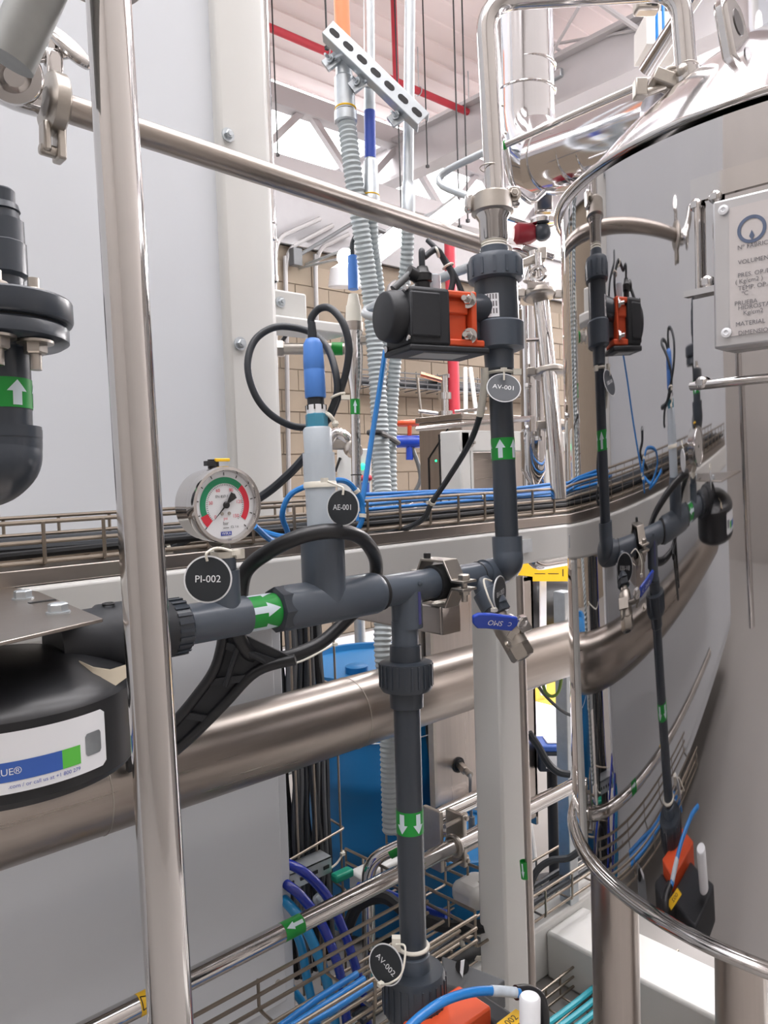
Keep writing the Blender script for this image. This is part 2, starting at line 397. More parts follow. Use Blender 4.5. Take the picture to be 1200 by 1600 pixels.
part('valve_body', MB().box(q+V(-.3, .1, .15), .25, .2, .1), GALV, t, bevel=.01)
part('orange_collar', MB().cyl(q+V(-.75, .3, .35), q+V(-.5, .2, .25), .03, seg=10).cyl(q+V(.5, .5, .35), q+V(.85, .8, .5), .03, seg=10), ORANGE, t)
part('hose', MB().tube(smooth_path([q+V(-.2, 0, .15), q+V(.1, .1, -.25), q+V(.35, .2, .1)]), .012, 6), RUBBER, t)
# hanging wires from the roof
for i, (x, y0, y1, Yd) in enumerate([(434, 66, 242, 7.0), (511, -40, 75, 5.2), (627, 195, 330, 5.6), (718, 80, 355, 5.2), (668, -20, 260, 6.3), (731, 220, 345, 5.2)]):
    p1 = PY(x, y1, Yd)
    single('hanger_rod', ['dark hanger rod left of the orange conduit', 'chain-like hanger rod at the top end of the strut channel', 'hanger rod just below the lower end of the strut channel', 'long hanger rod left of the sanitary riser pipe', 'very thin hanger wire between the steel conduits and the riser', 'short hanger rod over the right floodlight'][i], 'rod',
           MB().cyl(p1, V(p1.x, p1.y, HZ+.02), .008, seg=6).box(p1, .03, .03, .03), INK)
# white air duct box and blue straps top right
q = P(1030, 62, 6.0)
single('air_unit', 'white rounded air unit hanging under the roof behind the blue straps', 'air unit', MB().box(q, .3, .3, .25, (RT, FW, UP)).cyl(q, V(q.x, q.y, HZ), .015, seg=8), WHITE, bevel=.03)
for k, dx in enumerate((0, 13)):
    a = P(1027+dx*.8, -30, 5.2); c = P(1025+dx*.8, 74, 5.2)
    single('lifting_strap', ['blue hanging strap, left one of the pair', 'blue hanging strap, right one of the pair'][k], 'strap', MB().box((a+c)/2, .02, .012, (a-c).length), BLUEC, group='blue hanging straps')
# floodlights
LED = mat('led_lens', (255, 255, 255), .4, 0, 0, emit=45.0)
def flood(x, y, d, lab, L=.36, W=.15):
    c = P(x, y, d); n = (CAM-c).normalized(); n = (n-Z*.35).normalized(); u = (Y*-1+Z*.1-n*(-Y+Z*.1).dot(n)).normalized(); v = n.cross(u)
    t = thing('floodlight', lab, 'lamp', c-Z*.1, 'floodlights on the block wall')
    part('housing', MB().box(c-n*.05, L*1.05, W*1.1, .08, (u, v, n)), GALV, t, bevel=.01)
    part('lens', MB().box(c-n*.005, L, W, .02, (u, v, n)), LED, t, 'glowing white lens', bevel=.004)
    part('bracket', MB().tube([c-n*.08-u*L*.4, c-n*.28-u*L*.4, c-n*.28+u*L*.4, c-n*.08+u*L*.4], .012, 6).cyl(c-n*.28, V((c-n*.28).x, (c-n*.28).y, HZ+.02) if c.y > 99 else V((c-n*.28).x, WY-.02, (c-n*.28).z), .014, seg=8), GALV, t)
flood(608, 380, 6.2, 'bright floodlight beneath the steel rail pipe, middle one of three')
flood(692, 342, 6.6, 'bright floodlight above the steel rail pipe, rightmost of three')
c = P(540, 402, 6.6)
t = thing('wall_lamp', 'small glowing wall lamp with a white shade beside the rear blue sensor', 'lamp', c-Z*.2)
part('bulb', MB().ball(c, .075, 14), LED, t); part('shade', MB().lathe(c-Z*.02+FW*.08, UP*-1+FW*.2, [(0, .05), (.05, .14), (.2, .16), (.21, .15)], 24), LWHITE, t)
part('arm', MB().cyl(c, V(c.x+.1, WY, c.z+.1), .012, seg=8), GALV, t)
# ------------------------------------------------------------------ conduits and fittings on the block wall
wl = [[(520, 352), (452, 388), (446, 420), (452, 800)], [(545, 366), (500, 388), (493, 416), (500, 800)], [(500, 342), (432, 372), (429, 420), (434, 820)], [(618, 440), (608, 446), (605, 470), (606, 560)]]
for i, pp in enumerate(wl):
    cable('wall_conduit', ['bent grey conduit on the block wall, second from the white column', 'bent grey conduit on the block wall, third from the white column', 'bent grey conduit on the block wall, nearest the white column', 'short bent conduit on the block wall behind the actuator'][i],
          fillet([PY(a, b2, 5.95-.02*i) for a, b2 in pp], .25), .022, mat('conduit_grey', (150, 148, 148), .5, .2), 'conduits on the block wall', 2, 8, 'conduit')
q = PY(462, 402, 5.9); single('junction_fitting', 'dark junction fitting on the block wall between two conduits', 'fitting', MB().box(q, .1, .08, .16).cyl(q, q+V(.6, -.2, .4), .02, seg=8), CABLEG, bevel=.01)
a = PY(704, 420, 5.6); c = PY(708, 690, 5.6)
t = thing('red_standpipe', 'vertical red standpipe on the block wall behind the actuator', 'pipe', c)
part('pipe', MB().cyl(a+Z*.3, V(a.x, a.y, 0), .06, seg=14), RED, t)
for z in (1.9, 2.6): part('wall_bracket', MB().box(V(a.x, a.y+.18, z), .16, .36, .04), GALV, t)
# wall cable tray (far)
a = PY(635, 583, 5.75); c = PY(775, 603, 5.75)
t = thing('wire_basket_tray', 'dark wire basket tray fixed level on the far block wall', 'cable tray', a)
for k in range(4): part('long_wire', MB().cyl(V(a.x-.6, 5.75, a.z-.05*k), V(c.x+1.2, 5.75, a.z-.05*k), .008, seg=6), CABLEG, t)
for k in range(16): part('cross_wire', MB().tube([V(a.x-.5+k*.16, 5.75, a.z+.02), V(a.x-.5+k*.16, 5.75, a.z-.16), V(a.x-.5+k*.16, 5.93, a.z-.17)], .006, 6), CABLEG, t)
for k in range(3): part('cable', MB().tube([V(a.x-.6, 5.8+.04*k, a.z-.12+.02*k), V(c.x+1.2, 5.8+.04*k, a.z-.12+.03*k)], .03, 8), CABLE, t)
# steel sampling valve hanging below that tray
q = P(694, 590, 4.6)
t = thing('sampling_valve', 'far steel sampling valve standing below the wall tray', 'valve', q-Z*.3)
part('body', MB().lathe(q-Z*.33, Z, [(0, .02), (.1, .02), (.1, .045), (.13, .045), (.13, .022), (.2, .022), (.2, .04), (.24, .04), (.24, .02), (.34, .02)], 16).cyl(q-Z*.33, V(q.x, q.y, 0), .02, seg=10), STEEL, t)
part('handle', MB().cyl(q+V(0, 0, -.02), q+RT*-.14+Z*.02, .016, seg=8), mat('copper_pipe', (190, 140, 110), .3, 1), t)
part('side_port', MB().cyl(q-Z*.22, q-Z*.2-RT*.16, .012, seg=8).tube(smooth_path([q-RT*.16, q-RT*.15-Z*.15, q-RT*.13-Z*.35]), .008, 6), CAST, t)
for k in range(2):
    a = P(727+k*8, 575, 4.2); c = P(728+k*22, 690, 4.0)
    c = c+(c-a)*((c.z)/(a.z-c.z)); pipe('tripod_rod', ['slanting white rod behind the actuator, left one', 'slanting white rod behind the actuator, right one'][k], c, a, .012, WHITE, 'rod', 'slanting rods behind the actuator', 8)
# rear control box with green lamp
q = P(553, 745, 3.4)
t = thing('control_box', 'pale control box with a green lamp behind the milky sensor tube', 'control box', q-Z*.14)
fr = (RT, FW, UP)
part('box', MB().box(q+FW*.06, .15, .12, .25, fr), WHITE, t, bevel=.006)
part('stand', MB().cyl(V(q.x, q.y, 0)+_F0*.06, q+_F0*.06-Z*.12, .025, seg=12).lathe(V(q.x, q.y, 0)+_F0*.06, Z, [(0, .12), (.02, .12)], 20), GALV, t)
part('lamp', MB().ball(q+RT*.038+UP*.045, .016, 12), mat('green_lamp', (40, 235, 140), .3, 0, 0, emit=1.5), t, 'lit green lamp')
part('button', MB().ball(q+RT*.038-UP*.005, .013, 10).ball(q+RT*.07-UP*.005, .013, 10), RED, t)
part('blue_label', MB().box(q+RT*.045-UP*.06, .045, .004, .07, fr), LBLUE, t)
part('handle', MB().tube([q-RT*.06+UP*.08, q-RT*.06+UP*.08-FW*.04, q-RT*.08+UP*.02-FW*.04], .006, 6), BLACK, t)
# far blue / orange hand valve and steel pump
q = P(640, 690, 4.2)
t = thing('blue_pipe_valve', 'blue pipe stub with an orange hand wheel by the rear steel box', 'valve', q-Z*.1)
part('pipe', MB().cyl(q-RT*.1, q+RT*.25, .035, seg=12).cyl(q+RT*.24, V((q+RT*.24).x, (q+RT*.24).y, 0), .035, seg=12).cyl(q+RT*.0, q-UP*.1, .02, seg=8), HBLUE, t)
part('hand_wheel', MB().torus(q+UP*.1, Z, .06, .016, 18, 8).cyl(q, q+UP*.1, .012, seg=8), ORANGE, t)
part('drain_hose', MB().tube(smooth_path([q, q+RT*.06-UP*.2, q-RT*.02-UP*.38, q+RT*.15-UP*.42]), .012, 8), CABLEG, t)
q = P(652, 815, 2.6)
t = thing('steel_pump', 'small polished pump dome behind the blue tubes', 'pump', q-Z*.1)
part('casing', MB().lathe(q-RT*.07-Z*.0, RT*1+FW*.3, [(0, .02), (.02, .05), (.06, .07), (.12, .075), (.13, .06), (.16, .06)], 24), STEEL, t)
part('clamp_ring', MB().torus(q+RT*.03, RT*1+FW*.3, .076, .008, 24, 8), STEEL, t)
part('pump_foot', MB().cyl(V(q.x, q.y, 0), q-Z*.05, .03, seg=12), CAST, t)
part('motor', MB().cyl(q+RT*.07+FW*.02, q+RT*.17+FW*.05, .04, seg=16), BLACKM, t)
# things seen through the gap between beam and big pipe
q = P(862, 893, 5.2)
t = thing('yellow_barrier', 'yellow printed barrier panel seen in the gap above the big pipe', 'barrier', V(q.x, q.y, 0))
part('panel', MB().box(q, 1.1, .03, .13, (RT, FW, UP)), YEL, t)
part('lettering', text(MB(), '\u2014 \u2014 I I', .05, q-FW*.017-RT*.0-UP*.01, RT, UP), INK, t)
for k, dx in enumerate((-.17, -.06)): part('post', MB().box(P(862, 950, 5.3)+RT*dx-UP*.2, .04, .04, .8, (RT, FW, UP)), LWHITE, t)
q = P(868, 950, 6.0)
single('dark_vessel', 'dark horizontal vessel behind the yellow barrier', 'vessel', MB().lathe(q-RT*.25, RT, [(0, .1), (.04, .19), (.1, .22), (.6, .22), (.7, .15)], 24), BLACK)
a = P(840, 1118, 4.5)
# blue small box on the floor behind (battery like)
q = P(862, 1182, 2.9)
t = thing('blue_drive_box', 'small blue and black box with a white label behind the white post', 'box', q-Z*.1)
part('stand', MB().cyl(V(q.x, q.y, 0), q-Z*.04, .02, seg=12).lathe(V(q.x, q.y, 0), Z, [(0, .09), (.015, .09)], 20), BLACKM, t)
part('body', MB().box(q, .12, .13, .075, (RT, FW, UP)), mat('dark_box', (42, 48, 60), .4), t, bevel=.006)
part('lid', MB().box(q+UP*.048, .124, .134, .022, (RT, FW, UP)), LBLUE, t, bevel=.006)
part('label', MB().box(q+UP*.062+RT*.01, .07, .08, .004, (RT, FW, UP)).box(q-FW*.066, .07, .004, .045, (RT, FW, UP)), LWHITE, t)
# ================================================================== CABINET (left)
CY = 1.50
xr = PY(432, 700, CY).x; xl = PY(346, 420, CY-.012).x
t = thing('equipment_cabinet', 'tall pale grey equipment cabinet with white corner column', 'cabinet', (xr-1.0, CY+.4, .25))
part('body', MB().span((-1.6, CY+.006, .3), (xr-.005, CY+.75, 3.6)), PANEL, t, bevel=.004)
part('front_panel', MB().span((-1.6, CY-.004, 1.30), (xl+.01, CY+.004, 3.6)), PANEL, t, bevel=.002)
lp = part('lower_panel', MB().span((-1.6, CY-.006, .36), (PY(440, 1400, CY).x, CY+.002, 1.36)), PANEL, t, bevel=.002)
# corner column: folded sheet with rounded front
xc0, xc1 = xl, xr
prof = [(xc0, CY), (xc0, CY-.02), (xc0+.006, CY-.028), (xc0+.05, CY-.034), (xc1-.02, CY-.034), (xc1-.006, CY-.028), (xc1, CY-.018), (xc1, CY+.12), (xc0, CY+.12)]
part('corner_column', MB().slab([V(a, b, 1.26) for a, b in prof], Z*2.35), WHITE, t, 'white corner column', bevel=.004)
for (bx, by) in [(356, 211), (375, 537), (388, 860)]:
    q = PY(bx, by, CY-.034); part('bolt', MB().bolt(q, -Y, .0085, .004), GALV, t)
q = PY(434, 1535, CY-.006); part('bolt', MB().lathe(q, -Y, [(0, .007), (.002, .007), (.003, .004)], 16), CAST, t)
part('warning_label', MB().box(PY(443, 800, CY+.03)-X*.004, .003, .03, .07), LWHITE, t)
# bracket with bolt on the column
q0 = PY(447, 478, 1.62); q1 = PY(450, 512, 1.60)
t = thing('white_bracket', 'small white bracket with a bolt sticking out of the corner column', 'bracket', q1)
part('plate', MB().box(PY(448, 478, 1.64), .12, .012, .075), WHITE, t, bevel=.006)
part('arm', MB().box(PY(470, 513, 1.62), .24, .1, .03), WHITE, t, bevel=.006)
part('bolt', MB().bolt(PY(438, 472, 1.632), -Y, .008, .008), GALV, t)
# polished tube hanging at the column
a = P(407, -40, 1.78); c = P(423, 440, 1.78)
t = thing('clad_tube', 'mirror polished tube ending in an open collar beside the white column', 'pipe', c)
d = (a-c).normalized(); part('tube', MB().lathe(c, d, [(.0, .014), (0, .0165), (.75, .0165)], 24, (False, True)), MIRROR, t)
part('collar', MB().lathe(c+d*.0, d, [(0, .0165), (0, .018), (.012, .018), (.012, .0165)], 24, (False, False)).lathe(c+d*.09, d, [(0, .0165), (.003, .0195), (.008, .0195), (.011, .0165)], 24, (False, False)).lathe(c+d*.13, d, [(0, .0165), (.003, .019), (.006, .0165)], 24, (False, False)), STEEL, t)

# ================================================================== SKID FRAME
BY = 1.10
xpost = PY(781, 1100, BY).x
t = thing('skid_frame', 'white painted steel skid frame with post and long beam', 'frame', (xpost, BY, 0))
part('beam', MB().span((-.6, BY, 1.38), (2.7, BY+.08, 1.46)), WHITE, t, bevel=.006)
part('foot_plate', MB().span((xpost-.03, BY-.03, 0), (xpost+.11, BY+.11, .015)), WHITE, t)
part('post', MB().span((xpost, BY, .015), (xpost+.08, BY+.08, 1.38)), WHITE, t, bevel=.006)
part('end_plate', MB().box(PY(822, 853, BY-.003), .035, .008, .03), GALV, t)
t = thing('base_frame', 'white painted base frame on the floor under the tank', 'frame', (1.9, .8, 0))
part('base_beam', MB().span((.8, 1.44, .0), (3.0, 1.54, .17)), WHITE, t, bevel=.01)
part('base_beam', MB().span((1.9, -.4, .0), (2.1, 1.44, .15)), WHITE, t, bevel=.01)
part('base_beam', MB().span((1.2, .55, .0), (3.0, .75, .15)), WHITE, t, bevel=.01)
part('upper_side_beam', MB().span((1.35, 2.05, .63), (2.6, 2.17, .73)), WHITE, t, bevel=.008)
part('side_post', MB().span((1.55, 2.07, .0), (1.65, 2.15, .65)), WHITE, t, bevel=.01)
# bracket tube that carries the pvc clamp
pe = PY(700, 975, .83)
t = thing('support_arm', 'square steel support arm reaching from the beam under the pipe clamp', 'bracket', V(pe.x, .84, 1.33))
zt = PY(700, 946, .845).z; sx = .042
part('square_tube', MB().span((pe.x, .845, zt-.046), (pe.x+sx, BY, zt)), BRUSHV, t, bevel=.003)
part('end_cap', MB().span((pe.x+.001, .842, zt-.045), (pe.x+sx-.001, .846, zt-.001)), BRUSH, t)
part('rivet', MB().lathe(V(pe.x, .90, zt-.016), -X, [(0, .002), (.001, .002)], 10).lathe(V(pe.x, .905, zt-.03), -X, [(0, .002), (.001, .002)], 10), INK, t)
# tray base plate
single('tray_plate', 'thin brushed steel plate lying on the white beam under the tray', 'plate', MB().span((-.6, BY+.012, 1.461), (2.7, BY+.24, 1.484)), BRUSH, bevel=.002)

def wire_tray(label, x0, x1, y0, y1, z0, z1, step, r=.0028, nw=3, group=None):
    t = thing('wire_basket_tray', label, 'cable tray', ((x0+x1)/2, (y0+y1)/2, z0), group)
    for k in range(nw):
        z = z0+(z1-z0)*k/(nw-1.0)
        for y in (y0, y1): part('long_wire', MB().cyl((x0, y, z), (x1, y, z), r*1.15, seg=8), WIRE, t)
    for k in (1, 2): part('long_wire', MB().cyl((x0, y0+(y1-y0)*k/3, z0), (x1, y0+(y1-y0)*k/3, z0), r*1.15, seg=8), WIRE, t)
    n = int((x1-x0)/step)
    for i in range(n):
        x = x0+.02+i*step
        part('cross_wire', MB().tube(fillet([(x, y0-r*1.5, z1), (x, y0-r*1.5, z0-r*1.5), (x, y1+r*1.5, z0-r*1.5), (x, y1+r*1.5, z1)], .01, 3), r, 7), WIRE, t)
    return t
TY0, TY1 = BY+.02, BY+.20
wire_tray('long wire basket cable tray on the white beam behind the gauge', -.6, 2.6, TY0, TY1, 1.492, 1.548, .085)
# cables in the upper tray
random.seed(3)
names = ['thick black', 'black', 'slim black', 'dark grey', 'black']
for k in range(6):
    y = TY0+.025+.028*k; z = 1.50+.006*(k % 2)
    pts = [V(-.6+.4*i, y+random.uniform(-.012, .012), z+random.uniform(0, .006)) for i in range(9)]
    cable('tray_cable', 'black cable along the bottom of the long tray, %s from the front' % ('first', 'second', 'third', 'fourth', 'fifth', 'sixth')[k], pts, .006+.001*(k % 3), CABLE if k % 3 else RUBBER, 'black cables in the long tray', 5)
for k in range(6):
    y = TY0+.03+.024*k; z = 1.527+.008*(k % 3)
    x0 = PY(548, 800, y).x
    pts = [V(x0+(2.5-x0)*i/6.0, y+random.uniform(-.01, .01), z+random.uniform(-.004, .008)+(.012 if k < 3 else 0)) for i in range(7)]
    cable('air_tube', 'blue air tube in the long tray right of the sensor, %s from the front' % ('first', 'second', 'third', 'fourth', 'fifth', 'sixth')[k], pts, .004, BLUEC, 'blue air tubes in the long tray', 6, ties=((.25, .6) if k == 0 else ()))
# blue loop of air tube beside AE-001
cable('air_tube', 'blue air tube looping up on the left of the milky sensor tube', [PY(425, 835, 1.08), PY(404, 828, 1.1), PY(448, 838, 1.02), PY(441, 805, .99), PY(452, 775, .98), PY(478, 760, .97), PY(510, 752, .965), PY(540, 752, .955), PY(558, 770, .95), PY(566, 790, .95), PY(565, 815, .95), PY(552, 838, .96)], .0045, BLUEC, ties=(.72, .88))
cable('air_tube', 'blue air tube rising straight from the tray to the actuator', [PY(560, 815, .955), PY(568, 770, .96), PY(580, 690, .97), PY(592, 615, .975), PY(598, 575, .98), PY(602, 548, .985)], .0046, BLUEC, ties=(.12,))
cable('air_tube', 'short blue air tube running under the gauge into the tray', [PY(398, 822, 1.0), PY(420, 842, 1.02), PY(440, 850, 1.04)], .0048, BLUEC)
cable('sensor_cable', 'thick black cable dropping from the column behind the sensor', [PY(478, 712, 1.03), PY(450, 742, 1.06), PY(405, 778, 1.12), PY(300, 838, 1.16), PY(240, 865, 1.18), PY(120, 880, 1.19), PY(20, 893, 1.2)], .0075, CABLE, ties=(.62,))
# cable from actuator to tray
o = cable('actuator_cable', 'dark cable with pale sleeve hanging from the actuator down into the tray', [PY(757, 590, .86), PY(752, 640, .88), PY(735, 690, .92), PY(700, 748, 1.0), PY(675, 785, 1.04), PY(662, 810, 1.08), PY(630, 826, 1.12), PY(560, 838, 1.16)], .0055, CABLE, ties=(.58,))
part('sleeve', MB().tube(smooth_path([PY(757, 575, .858), PY(757, 600, .86), PY(750, 650, .88)]), .0066, 10), TIE, o, 'pale printed sleeve')

# ================================================================== PIPES ALONG THE SKID
# big pipe
GY = 1.36; c = PY(600, 1098, GY); gz = c.z; R6 = .081
t = thing('main_pipe', 'large brushed steel pipe running behind the white post to the tank', 'pipe', (0, GY, gz-R6))
part('tube', MB().cyl((-.7, GY, gz), (2.6, GY, gz), R6, seg=64), BRUSH, t)
for x in (PY(545, 1110, GY).x, PY(150, 1250, GY).x):
    part('weld_bead', MB().torus((x, GY, gz), X, R6, .0012, 48, 6), CAST, t)
part('clip', MB().box(PY(207, 1190, GY-.09), .02, .012, .03), BLACK, t)
# lower pipe with stickers
LY = 1.26; a = PY(300, 1520, LY); c = PY(690, 1338, LY); lz = (a.z+c.z)/2; rl = .0185
t = thing('process_pipe', 'slim steel pipe with flow sticker crossing low in front of the panel', 'pipe', (.6, LY, lz-rl))
part('tube', MB().cyl((-.3, LY, lz), (1.9, LY, lz), rl, seg=32), STEEL, t)
xs0 = PY(440, 1450, LY).x; xs1 = PY(470, 1440, LY).x
flow_sticker(t, (xs1, LY, lz), (xs0, LY, lz), rl, n=2, face=.15)
xw0 = PY(214, 1560, LY).x; xw1 = PY(250, 1545, LY).x
wl_ = part('warning_sticker', MB().lathe((xw0, LY, lz), X, [(0, rl*1.003), (0, rl*1.02), (xw1-xw0, rl*1.02), (xw1-xw0, rl*1.003)], 32, (False, False)), YEL, t, 'yellow warning sticker')
mb = MB()
xm = (xw0+xw1)/2
def onl(x, ang, k=1.035): 
    cdir = (CAM-V(xm, LY, lz)); cdir.x = 0; cdir.normalize(); s = X.cross(cdir)
    return V(x, LY, lz)+(cdir*math.cos(ang)+s*math.sin(ang))*rl*k
tri = [(xw0+.003, -.6), (xw1-.004, .0), (xw0+.003, .6)]
for i in range(3):
    (x0, a0), (x1, a1) = tri[i], tri[(i+1) % 3]
    mb.tube([onl(x0+(x1-x0)*k/6, a0+(a1-a0)*k/6) for k in range(7)], .0009, 5)
mb.tube([onl(xm-.008+.002*k, (.15 if k % 2 else -.15)) for k in range(5)], .0008, 5)
part('pictogram', mb, INK, wl_)
# clamp holding the lower pipes
q = PY(700, 1312, 1.28)
t = thing('pipe_support', 'steel pipe support with clamp plates and bolts behind the grey drop pipe', 'bracket', q-Z*.12)
part('plate', MB().box(q+V(-.02, .03, 0), .012, .06, .15), CAST, t, bevel=.002)
part('plate', MB().box(q+V(.03, -.0, -.005), .012, .06, .13), CAST, t, bevel=.002)
part('arm', MB().box(q+V(.16, .03, -.05), .3, .035, .035), BRUSH, t, bevel=.003)
for dz in (.05, -.055): part('bolt', MB().bolt(q+V(.036, -.02, dz), -Y, .008, .006).cyl(q+V(-.03, -.02, dz), q+V(.04, -.02, dz), .005, seg=8), CAST, t)
part('clamp_ring', MB().torus(V(q.x, LY, lz), X, .023, .006, 24, 8), CAST, t)
# second short pipe above it entering the enclosure
a = PY(668, 1283, 1.42); c = V(a.x+.28, a.y, a.z)
pipe('stub_pipe', 'short steel pipe entering the cut-out of the stainless enclosure', a, c, .022, STEEL)
# right-hand continuation pipes behind the post
a = PY(822, 1262, 1.62); c = V(a.x+1.3, a.y, a.z); pipe('return_pipe', 'steel pipe rising behind the thin vertical tube towards the tank', a-X*.25, c, .022, STEEL)
a = PY(835, 1438, 1.50)
t = thing('drain_pipe', 'low steel pipe with green sticker right of the white post', 'pipe', a)
part('tube', MB().cyl(a-X*.05, V(a.x+1.3, a.y, a.z), .019, seg=24), STEEL, t)
xs = PY(880, 1410, 1.5).x; flow_sticker(t, (xs-.018, a.y, a.z), (xs+.018, a.y, a.z), .019, n=2)
# thin vertical tube beside the post
a = P(812, 900, 1.72); c = P(835, 1640, 1.72)
t = thing('vertical_tube', 'thin vertical steel tube running beside the white post', 'pipe', c)
part('tube', MB().cyl(c, a, .0085, seg=16), BRUSHV, t)
flow_sticker(t, P(818, 1345, 1.72), P(820.5, 1372, 1.72), .0087, n=2)
# ================================================================== ENCLOSURE AND DRUM
q = P(752, 1190, 2.15)
t = thing('stainless_enclosure', 'brushed stainless enclosure behind the white post with a hose port', 'enclosure', q-Z*.35)
x0 = PY(680, 1150, 1.75).x; x1 = PY(838, 1150, 1.75).x
e0 = 1.75; zc = .50
hole = [(x0+.0, 1.17), (x1, 1.17), (x1, .64)]
zb = PY(700, 1335, e0).z; zt2 = 1.2
part('shell', MB().slab([V(x0, e0, zt2), V(x1, e0, zt2), V(x1, e0, zb-.03), ]+[V(x0+.12*math.cos(k/8*math.pi/2), e0, zb-.03+.13*math.sin(k/8*math.pi/2)) for k in range(9)], Y*.012), BRUSHV, t)
part('back_shell', MB().span((x0, e0+.11, zb-.06), (x1, e0+.122, zt2)).span((x1-.012, e0, zb-.06), (x1, e0+.12, zt2)).span((x0, e0, zt2-.012), (x1, e0+.12, zt2)), BRUSHV, t)
part('side_trim', MB().span((x0-.012, e0-.004, zb+.06), (x0, e0+.02, zt2)), CAST, t)
q = PY(716, 1195, e0)
part('port', MB().lathe(q, -Y, [(0, .026), (.004, .026), (.004, .019), (.012, .019), (.012, .013)], 20), RUBBER, t, 'black grommet')
part('port_nut', MB().hexa(q-Y*.008, -Y*.9-X*.45, .015, .055).cyl(q-Y*.055-X*.02, q-Y*.085-X*.036, .011, seg=12), CAST, t)
p9 = q-Y*.085-X*.036
part('hose', MB().tube(smooth_path([p9, p9+V(-.012, -.012, -.012), p9+V(-.016, -.014, -.05), p9+V(-.014, -.014, -.13)]), .005, 8).cyl(p9+V(-.014, -.014, -.13), p9+V(-.014, -.014, -.17), .011, seg=10), CABLEG, t)
for (bx, by) in [(824, 1148)]: part('screw', MB().bolt(PY(bx, by, e0), -Y, .005), CAST, t)
# blue drum
q = P(592, 1300, 2.85); dc = V(q.x, q.y, 0)
t = thing('blue_drum', 'large blue plastic drum standing behind the big pipe', 'drum', dc)
zt = PZ(560, 1150, .5)
DT = P(560, 1034, 2.8).z
part('body', MB().lathe(dc+Z*.02, Z, [(0, .25), (.02, .275), (.28, .285), (.3, .292), (.33, .292), (.35, .285), (DT-.42, .285), (DT-.40, .294), (DT-.36, .294), (DT-.34, .285), (DT-.14, .28), (DT-.09, .26), (DT-.05, .255)], 48), DRUM, t, sharp=.5)
part('lid', MB().lathe(dc+Z*(DT-.04), Z, [(0, .255), (0, .285), (.045, .285), (.045, .262), (.025, .255), (.03, .02)], 48), DRUM, t)
part('bung', MB().lathe(dc+V(-.12, -.05, DT-.02), Z, [(0, .04), (.03, .04), (.035, .03)], 20), DRUM, t)
part('level_line', MB().torus(dc+Z*(DT-.21), Z, .285, .0022, 64, 6), LWHITE, t)
q = P(722, 1400, 2.45)
t = thing('blue_tub', 'second low blue plastic tub between drum and white post', 'tub', V(q.x, q.y, 0))
part('body', MB().lathe(V(q.x, q.y, .02), Z, [(0, .14), (.3, .17), (.42, .175)], 32), DRUM, t)
part('rim', MB().torus(V(q.x, q.y, .44), Z, .176, .01, 40, 8), DRUM, t)
# pale motor housing near the post
q = P(742, 1392, 2.0)
t = thing('motor_housing', 'rounded white motor housing low behind the white post', 'motor', q-Z*.06)
part('housing', MB().box(q, .1, .09, .06), WHITE, t, bevel=.02)
part('clip_bolt', MB().bolt(q+V(-.03, -.065, -.02), -Y, .009, .01), GALV, t)
part('hose_ring', MB().torus(q+V(-.09, -.08, -.07), V(.8, .4, .1), .035, .006, 24, 8), TIE, t)
part('black_hose', MB().tube(smooth_path([q+V(-.2, -.05, -.09), q+V(-.1, -.06, -.1), q+V(.1, -.04, -.1)]), .02, 10), RUBBER, t)
# ================================================================== VERTICAL CABLE BUNDLE
BYY = 1.72; random.seed(11)
xb0 = PY(437, 1250, BYY).x; xb1 = PY(512, 1250, BYY).x
cols = [CABLE, CABLEG, CABLE, RUBBER, CABLEG, CABLE, CABLEG, RUBBER, CABLE, CABLEG, CABLE, CABLE, CABLEG]
for k in range(19):
    x = xb0+(xb1-xb0)*(k+.3)/19; y = BYY+random.uniform(-.02, .03)
    pts = [V(x+random.uniform(-.008, .008), y+random.uniform(-.008, .008), z) for z in (1.34, 1.15, .95, .8, .65, .5, .36, .22)]
    cable('drop_cable', 'dark cable in the vertical bundle right of the cabinet', pts, 1.15*random.choice((.006, .007, .0085)), cols[k % 13], 'cables in the vertical bundle', 5, 7)
cable('drop_cable', 'single blue cable at the left side of the vertical bundle', [V(xb0-.012, BYY-.03, z) for z in (1.4, 1.1, .8, .3)], .0055, BLUED)
t = thing('bundle_rack', 'vertical wire rack holding the dark cable bundle beside the cabinet', 'cable rack', (xb0, BYY, .2))
for x in (xb0+.02, (xb0+xb1)/2, xb1+.004): part('long_wire', MB().cyl((x, BYY-.05, .2), (x, BYY-.05, 1.36), .0032, seg=8), WIRE, t)
for z in (1.28, 1.0, .862, .6, .42): part('cross_wire', MB().tube(fillet([(xb0-.03, BYY+.03, z-.02), (xb0-.02, BYY-.056, z-.012), (xb1+.012, BYY-.056, z+.012), (xb1+.015, BYY+.02, z+.015)], .01), .0034, 7), WIRE, t)
for z, s in ((1.12, 1), (.98, 1), (.53, -1)):
    part('cable_tie', MB().tube(smooth_path([V(xb0-.01, BYY-.03, z), V(xb0+.03, BYY-.06, z-.012), V(xb1-.03, BYY-.06, z+.008*s), V(xb1+.012, BYY-.05, z+.016)]), .003, 6).box(V(xb1, BYY-.06, z+.014), .012, .01, .008), TIE, t)
